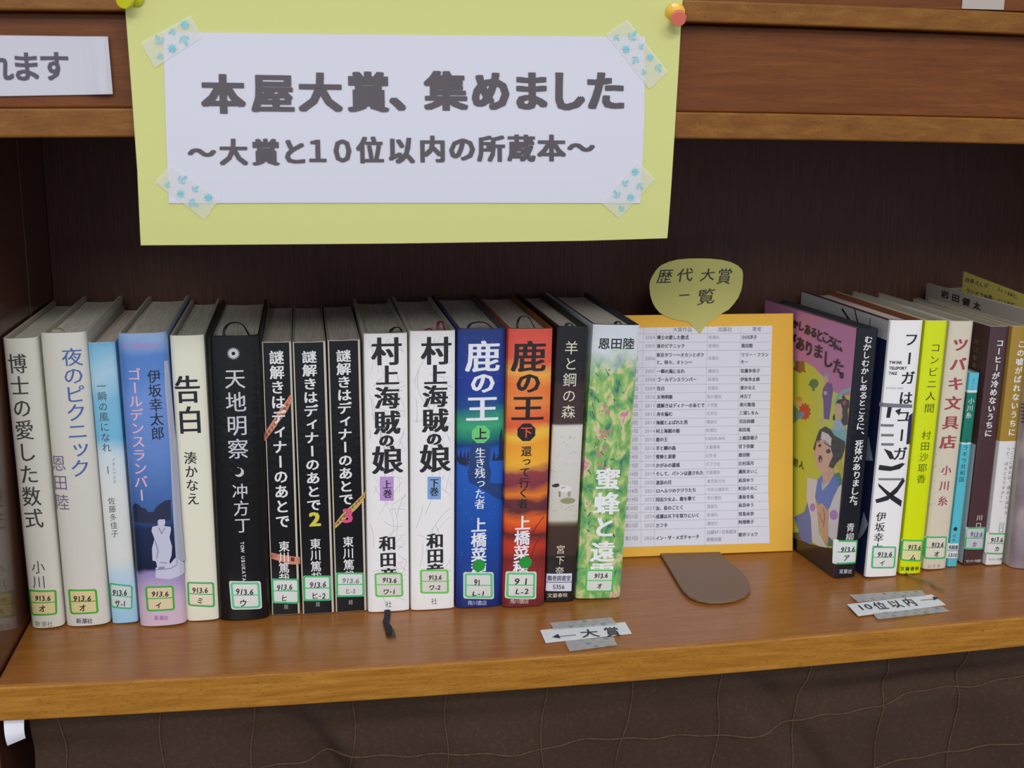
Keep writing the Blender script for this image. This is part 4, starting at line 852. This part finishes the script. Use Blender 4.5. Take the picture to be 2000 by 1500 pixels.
D1.place(cp, 'title_lettering', mat((56, 54, 66), .6), sheet, .00165); D2.place(cp, 'year_lettering', mat((118, 116, 128), .6), sheet, .00165); D3.place(cp, 'publisher_lettering', mat((134, 132, 146), .6), sheet, .00165)
G = Print()
ry = [(651, 651), (667.5, 668), (684, 684), (717, 716), (733, 733), (750, 749), (766.5, 765.5), (783, 782), (800, 798), (817, 814.5), (833.5, 831), (850, 847), (866.5, 863), (883, 879.5), (900, 896), (917, 912.5), (933.5, 929), (950.5, 945.5), (967, 962), (984, 978), (1000, 994.5), (1017, 1011), (1034, 1027)]
for a_, b_ in ry: G.stroke(pxpoly(cp, [(1218, a_+1), (1504-4*(a_-650)/400, b_)]), .00022)
for xa, xb in ((1256, 1251), (1281, 1278), (1381, 1376), (1446, 1440)): G.stroke(pxpoly(cp, [(xa, 636), (xb+ (0 if xa < 1300 else 0), 850), (xb, 1064)]), .00016)
G.place(cp, 'table_lines', mat((150, 148, 164), .6), sheet, .00162)
# speech balloon taped at its top
bp = [(820, 180), (960, 168), (1100, 165), (1250, 170), (1390, 185), (1510, 215), (1600, 260), (1650, 310), (1665, 370), (1660, 480), (1645, 570), (1600, 680), (1550, 750), (1480, 830), (1390, 880), (1300, 950), (1240, 985), (1180, 1030), (1150, 1080), (1112, 1140), (1100, 1140), (1050, 1090), (1010, 1050), (980, 1010), (930, 985), (840, 970), (760, 955), (660, 915), (580, 870), (530, 810), (490, 740), (462, 650), (450, 560), (450, 500), (465, 440), (490, 390), (520, 340), (560, 290), (600, 255), (700, 210)]
bpx = [(1200+x/6.667, 480+y/6.667) for x, y in bp]
bal = slab(cp, pxpoly(cp, bpx), .0003, 'speech_balloon', mat((196, 192, 112), .8), card, .0018)
hb = mat((44, 44, 36), .6)
text(cp, bal, 'handwriting', '歴代大賞', None, None, None, hb, (.35, .2), skew=.22, jit=.6, vertical=False, off=.0022, pts=[(1297, 540), (1338, 536), (1380, 536), (1415, 539)], sizes=[(31, 28), (31, 27), (30, 26), (29, 32)], rot=.03)
text(cp, bal, 'handwriting', '一覧', None, None, None, hb, (.35, .2), skew=.22, jit=.6, vertical=False, off=.0022, pts=[(1336, 576), (1377, 579)], sizes=[(22, 26), (36, 32)], rot=.1)
# brown easel foot: a rounded tongue on the shelf, and a strut behind
fp = [(1276, 1062), (1296, 1090), (1308, 1110), (1322, 1134), (1334, 1153), (1346, 1164), (1362, 1171), (1384, 1175), (1410, 1175), (1436, 1171), (1456, 1163), (1466, 1152), (1462, 1134), (1448, 1116), (1432, 1102), (1414, 1088), (1396, 1064)]
zf = sag(.318)+.0003
pf = Plane((0, 0, 0), (1, 0, 0), (0, 1, 0), (0, 0, 1), None); 
U2 = [(lambda g: (g.x-base.x, g.y-base.y))(onz(x, y, zf+.0018)) for x, y in fp]
pf.P = Vector((0, 0, zf-base.z))
ft = slab(pf, U2, .0018, 'easel_foot', mat((128, 100, 78), .55), card, 0); bevel(ft, .0004)
bx = (C0+C1)/2
V = [(-.02, .004, .001), (.02, .004, .001), (.02, .0065, .001), (-.02, .0065, .001), (-.014, .036, .15), (.014, .036, .15), (.014, .0385, .15), (-.014, .0385, .15)]
mesh('easel_strut', [(x, y+.002, z) for x, y, z in V], [(0, 1, 2, 3), (4, 7, 6, 5), (0, 4, 5, 1), (1, 5, 6, 2), (2, 6, 7, 3), (3, 7, 4, 0)], mat((128, 100, 78), .55), card)
# ================================================================== TAPE, PINS, PAPER SIGNS
TAPE = mat((232, 232, 226), .5, alpha=.42); TAPE_L = mat((206, 206, 206), .45, alpha=.62); TEAL = mat((120, 194, 206), .6)
def tape(surf, parent, quad, off, sp=.0085, sz=.0068, tm=TAPE, seed=1, ink=TEAL):
    q = pxpoly(surf, quad); P = Print()
    def jag(a, b, k=7):
        return [(a[0]+(b[0]-a[0])*i/k + random.uniform(-1, 1)*.0003, a[1]+(b[1]-a[1])*i/k+random.uniform(-1, 1)*.0003) for i in range(k)]
    TL, TR, BR, BL = q
    P.poly([TL]+[TR]+jag(TR, BR)[1:]+[BR]+[BL]+jag(BL, TL)[1:])
    t = P.place(surf, 'washi_tape', tm, parent, off)
    A = Print(); random.seed(seed)
    W = math.dist(TL, TR); Hh = math.dist(TL, BL); nu = max(1, int(W/sp)); nv = max(1, int(Hh/sp+.3))
    ang = math.atan2(TR[1]-TL[1], TR[0]-TL[0])
    for i in range(nu+1):
        for j in range(nv+1):
            a_ = (i+.15+.5*(j % 2))/(nu+.8); b_ = (j+.35)/(nv+.8)
            if not (.06 < a_ < .95 and .08 < b_ < .94): continue
            c = bil((TL, TR, BR, BL), a_, 1-b_); k = (i+2*j) % 3
            z_ = sz*random.uniform(.8, 1.05)
            if k == 0:
                R_ = z_*.34; pts_ = lambda r: [(c[0]+r*math.cos(math.pi*q_/8), c[1]+r*math.sin(math.pi*q_/8)) for q_ in range(16)]
                A.ring(pts_(R_), pts_(R_*.62))
                for q_ in range(8):
                    a0 = math.pi*q_/4; A.stroke([(c[0], c[1]), (c[0]+R_*1.35*math.cos(a0), c[1]+R_*1.35*math.sin(a0))], z_*.07)
                continue
            A.char('⚓', c, z_*(1 if k < 2 else .7), z_*(1 if k < 2 else .7), (z_*.012, z_*.012), 0, ang+random.choice([0, 1.57, -1.57, 3.1])+random.uniform(-.3, .3))
    A.place(surf, 'nautical_print', ink, t, off+6e-5)
    return t
# --- big banner
class Banner(Plane):
    ub = (); vb = tuple(.355+.004*i for i in range(15)) + tuple(.26+.012*i for i in range(8))
    def yy(s, u, v):
        x, z = u, v
        k = max(0, min(1, (z-.262)/.145)); k = k*k*(3-2*k)
        return -.012*(1-k) - .0018*k - .0015*math.sin((x+.09)/.30*math.pi)*(1-k) 
    def map(s, u, v, h): return Vector((u, s.yy(u, v)-h, v)) - s.base
ban = Banner((0, -.012, 0), (1, 0, 0), (0, 0, 1), (0, -1, 0), None); ban.ub = tuple(-.09+.0155*i for i in range(21))
ban.base = Vector((.064, -.012, .26))
broot = empty('banner_sign', ban.base, 'yellow paper banner with white title sheet pinned above the books', 'sign')
def sheet_on(surf, P, th, name, m, parent, off):
    front = Print(); front.poly(P)
    o = front.place(surf, name, m, parent, off+th)
    bm = bmesh.new(); bm.from_mesh(o.data)
    for f in bm.faces:
        f.normal_update()
        if f.normal.y > 0: f.normal_flip()
    bm.to_mesh(o.data); bm.free()
    md = o.modifiers.new('thickness', 'SOLIDIFY'); md.thickness = th; md.offset = -1
    return o
yb = [(-.0893, .410), (.2175, .410), (.2165, .3956), (.2150, .36), (.2122, .31), (.2097, .2622), (.16, .2612), (.05, .2606), (-.0871, .2606), (-.0868, .30), (-.0878, .34), (-.0890, .38)]
ysheet = sheet_on(ban, yb, .0003, 'yellow_sheet', mat((202, 204, 128), .8, bump=.1, bscale=120), broot, 0)
wpx = [(315, 60), (640, 65), (1000, 68), (1268, 70), (1262, 230), (1250, 397), (900, 396), (600, 396), (330, 397), (322, 230)]
wsheet = sheet_on(ban, pxpoly(ban, wpx), .0003, 'white_sheet', mat((206, 206, 216), .7, bump=.05, bscale=60), broot, .0006)
ik = mat((78, 70, 76), .6)
t1 = '本屋大賞、集めました'
text(ban, wsheet, 'title_lettering', t1, None, None, None, ik, (4.3, 2.3), vertical=False, off=.0013,
     pts=[(435, 183), (533, 181), (626, 180), (720, 179), (803, 180), (873, 177), (961, 177), (1040, 177), (1112, 177), (1187, 177)],
     sizes=[(86, 80), (84, 80), (86, 80), (84, 82), (84, 80), (84, 80), (80, 84), (78, 82), (76, 84), (80, 82)])
t2 = '～大賞と１０位以内の所蔵本～'
text(ban, wsheet, 'subtitle_lettering', t2, None, None, None, ik, (2.4, 1.3), vertical=False, off=.0013,
     pts=[(394, 298), (456, 297), (519, 297), (575, 296), (620, 294), (669, 294), (723, 293), (783, 293), (845, 291), (903, 290), (960, 290), (1019, 289), (1078, 289), (1136, 288)],
     sizes=[(56, 52), (56, 54), (56, 54), (54, 54), (56, 56), (56, 56), (54, 54), (54, 54), (54, 54), (56, 54), (54, 54), (54, 54), (56, 54), (54, 52)])
for k, qd in enumerate(([(272, 82), (370, 28), (393, 72), (300, 131)], [(335, 322), (429, 390), (400, 428), (303, 356)], [(1233, 36), (1311, 140), (1273, 173), (1190, 65)], [(1175, 397), (1246, 315), (1280, 350), (1208, 426)])):
    tape(ban, broot, qd, .0014, seed=k+3, sp=.0088, sz=.0054)
# --- push pins
def pin(base_, axis, label, body, cap=None):
    r = empty('push_pin', base_, label, 'push pin', 'push pins holding the banner')
    ax = Vector(axis).normalized(); u_ = ax.cross(Vector((0, 0, 1))).normalized(); v_ = ax.cross(u_)
    def lathe(prof, name, m):
        rings = [[ax*h + u_*(rr*math.cos(2*math.pi*i/20)) + v_*(rr*math.sin(2*math.pi*i/20)) for i in range(20)] for h, rr in prof]
        V, Fc = loft(rings); mesh(name, V, Fc, m, r, smooth=50)
    lathe([(.0, .0050), (.0006, .0056), (.0016, .0056), (.0024, .0044), (.0036, .0027), (.006, .0023), (.0082, .0026), (.0094, .0036)], 'grip', body)
    lathe([(.0094, .0037), (.0098, .0044), (.0122, .0045), (.0130, .0040)], 'cap', cap or body)
    lathe([(-.004, .0004), (.0, .0005)], 'needle', mat((180, 180, 184), .25))
g1 = ony(1318, 23, -.0028); pin((g1.x, -.0028, g1.z), (-.10, -1, -.42), 'yellow push pin with coral end cap at the banner\'s right corner', mat((236, 186, 50), .35, .4), mat((228, 118, 100), .35, .4))
g2 = ony(262, -8, -.0028); pin((g2.x, -.0028, g2.z), (-.35, -1, -.30), 'lime yellow push pin at the banner\'s left corner', mat((206, 206, 20), .35, .4))
# --- left paper sign on the header panel
hp = Banner((0, .0085, 0), (1, 0, 0), (0, 0, 1), (0, -1, 0), None); hp.base = Vector((-.14, .0085, .34)); hp.ub = tuple(-.182+.004*i for i in range(22)); hp.vb = ()
hp.yy = lambda u, v: .0085 - .0030*math.exp(-((u+.1035)/.007)**2)*(1 if v < .36 else .7) - .0006
sroot = empty('paper_sign', hp.base, 'white paper strip with three grey characters at the left of the header panel', 'sign')
A_ = pxpoly(hp, [(212, 72), (222, 184), (0, 190), (0, 70)])
sg = sheet_on(hp, [A_[0], A_[1], (-.1836, A_[2][1]-.0002), (-.1836, A_[3][1])], .0002, 'paper_strip', mat((200, 200, 208), .6), sroot, 0)
text(hp, sg, 'lettering', 'れます', (-4, 131), (107, 129), (62, 62), mat((84, 76, 90), .6), (1.6, 1.6), vertical=False, off=.0004)
# --- blurred white label on the panel above the upper board
g = ony(1876, 21, .0157); g2 = ony(1960, -30, .0157)
V, Fc = box_vf(-.014, .014, -.0003, 0, 0, .014)
o = mesh('paper_label', V, Fc, mat((176, 166, 156), .6)); o.location = ((g.x+g2.x)/2+.001, .0156, .3978)
tag(o, 'small pale label at the very top right of the bookcase', 'label')
# --- two direction labels taped to the shelf
def floor_label(label, quad, tapes, strings, arrow, z_):
    cx = sum(p[0] for p in quad)/4; cyy = sum(p[1] for p in quad)/4; g = onz(cx, cyy, z_); zz_ = sag(g.x)+.0004; g = onz(cx, cyy, zz_)
    r = empty('direction_label', g, label, 'label', 'direction labels taped to the shelf')
    pl = Plane((0, 0, 0), (1, 0, 0), (0, 1, 0), (0, 0, 1), None); pl.Mi = Matrix.Translation(-g)
    st = slab(pl, pxpoly(pl, quad), .0003, 'paper_strip', mat((230, 232, 234), .6), r)
    for k, t in enumerate(tapes): tape(pl, r, t, .0005, .0085, .0050, TAPE_L, 31+k, mat((140, 178, 190), .6))
    pr = Print()
    for ch, p, sz in strings:
        su, sv = scale_at(pl, p); pr.char(ch, pl.uv(*p), sz[0]*su, sz[1]*sv, (.25*su, .2*sv), .0, -.02)
    pr.place(pl, 'handwriting', mat((44, 44, 58), .6), st, .0007)
    pr = Print(); pr.stroke(pxpoly(pl, arrow[0]), .0007); pr.poly(pxpoly(pl, arrow[1])); pr.place(pl, 'arrow', mat((44, 44, 58), .6), st, .0007)
k8 = 2000/260
def zz8(x, y): return (1020+x/7.692, 1180+y/7.692)
floor_label('white handwritten strip with a left arrow, taped to the shelf before the meadow book', [zz8(270, 395), zz8(1545, 275), zz8(1645, 445), zz8(350, 585)],
    [[zz8(420, 290), zz8(1340, 210), zz8(1430, 320), zz8(470, 395)], [zz8(640, 560), zz8(1370, 500), zz8(1430, 625), zz8(710, 720)]],
    [('大', zz8(1010, 450), (38, 17)), ('賞', zz8(1350, 425), (32, 19))], ([zz8(560, 498), zz8(800, 476)], [zz8(450, 508), zz8(535, 460), zz8(575, 525)]), sag(.18))
def zz5(x, y): return (1640+x/5.556, 1100+y/5.556)
floor_label('white handwritten strip with a right arrow, taped to the shelf before the lime book', [zz5(80, 450), zz5(1115, 330), zz5(1275, 440), zz5(200, 575)],
    [[zz5(105, 350), zz5(890, 298), zz5(940, 360), zz5(200, 430)], [zz5(350, 550), zz5(1110, 480), zz5(1200, 530), zz5(420, 615)]],
    [('1', zz5(230, 490), (30, 14)), ('0', zz5(310, 480), (30, 14)), ('位', zz5(440, 470), (26, 16)), ('以', zz5(600, 450), (27, 16)), ('内', zz5(755, 430), (24, 17))], ([zz5(885, 410), zz5(1020, 398)], [zz5(1010, 370), zz5(1080, 385), zz5(1020, 412)]), sag(.42))
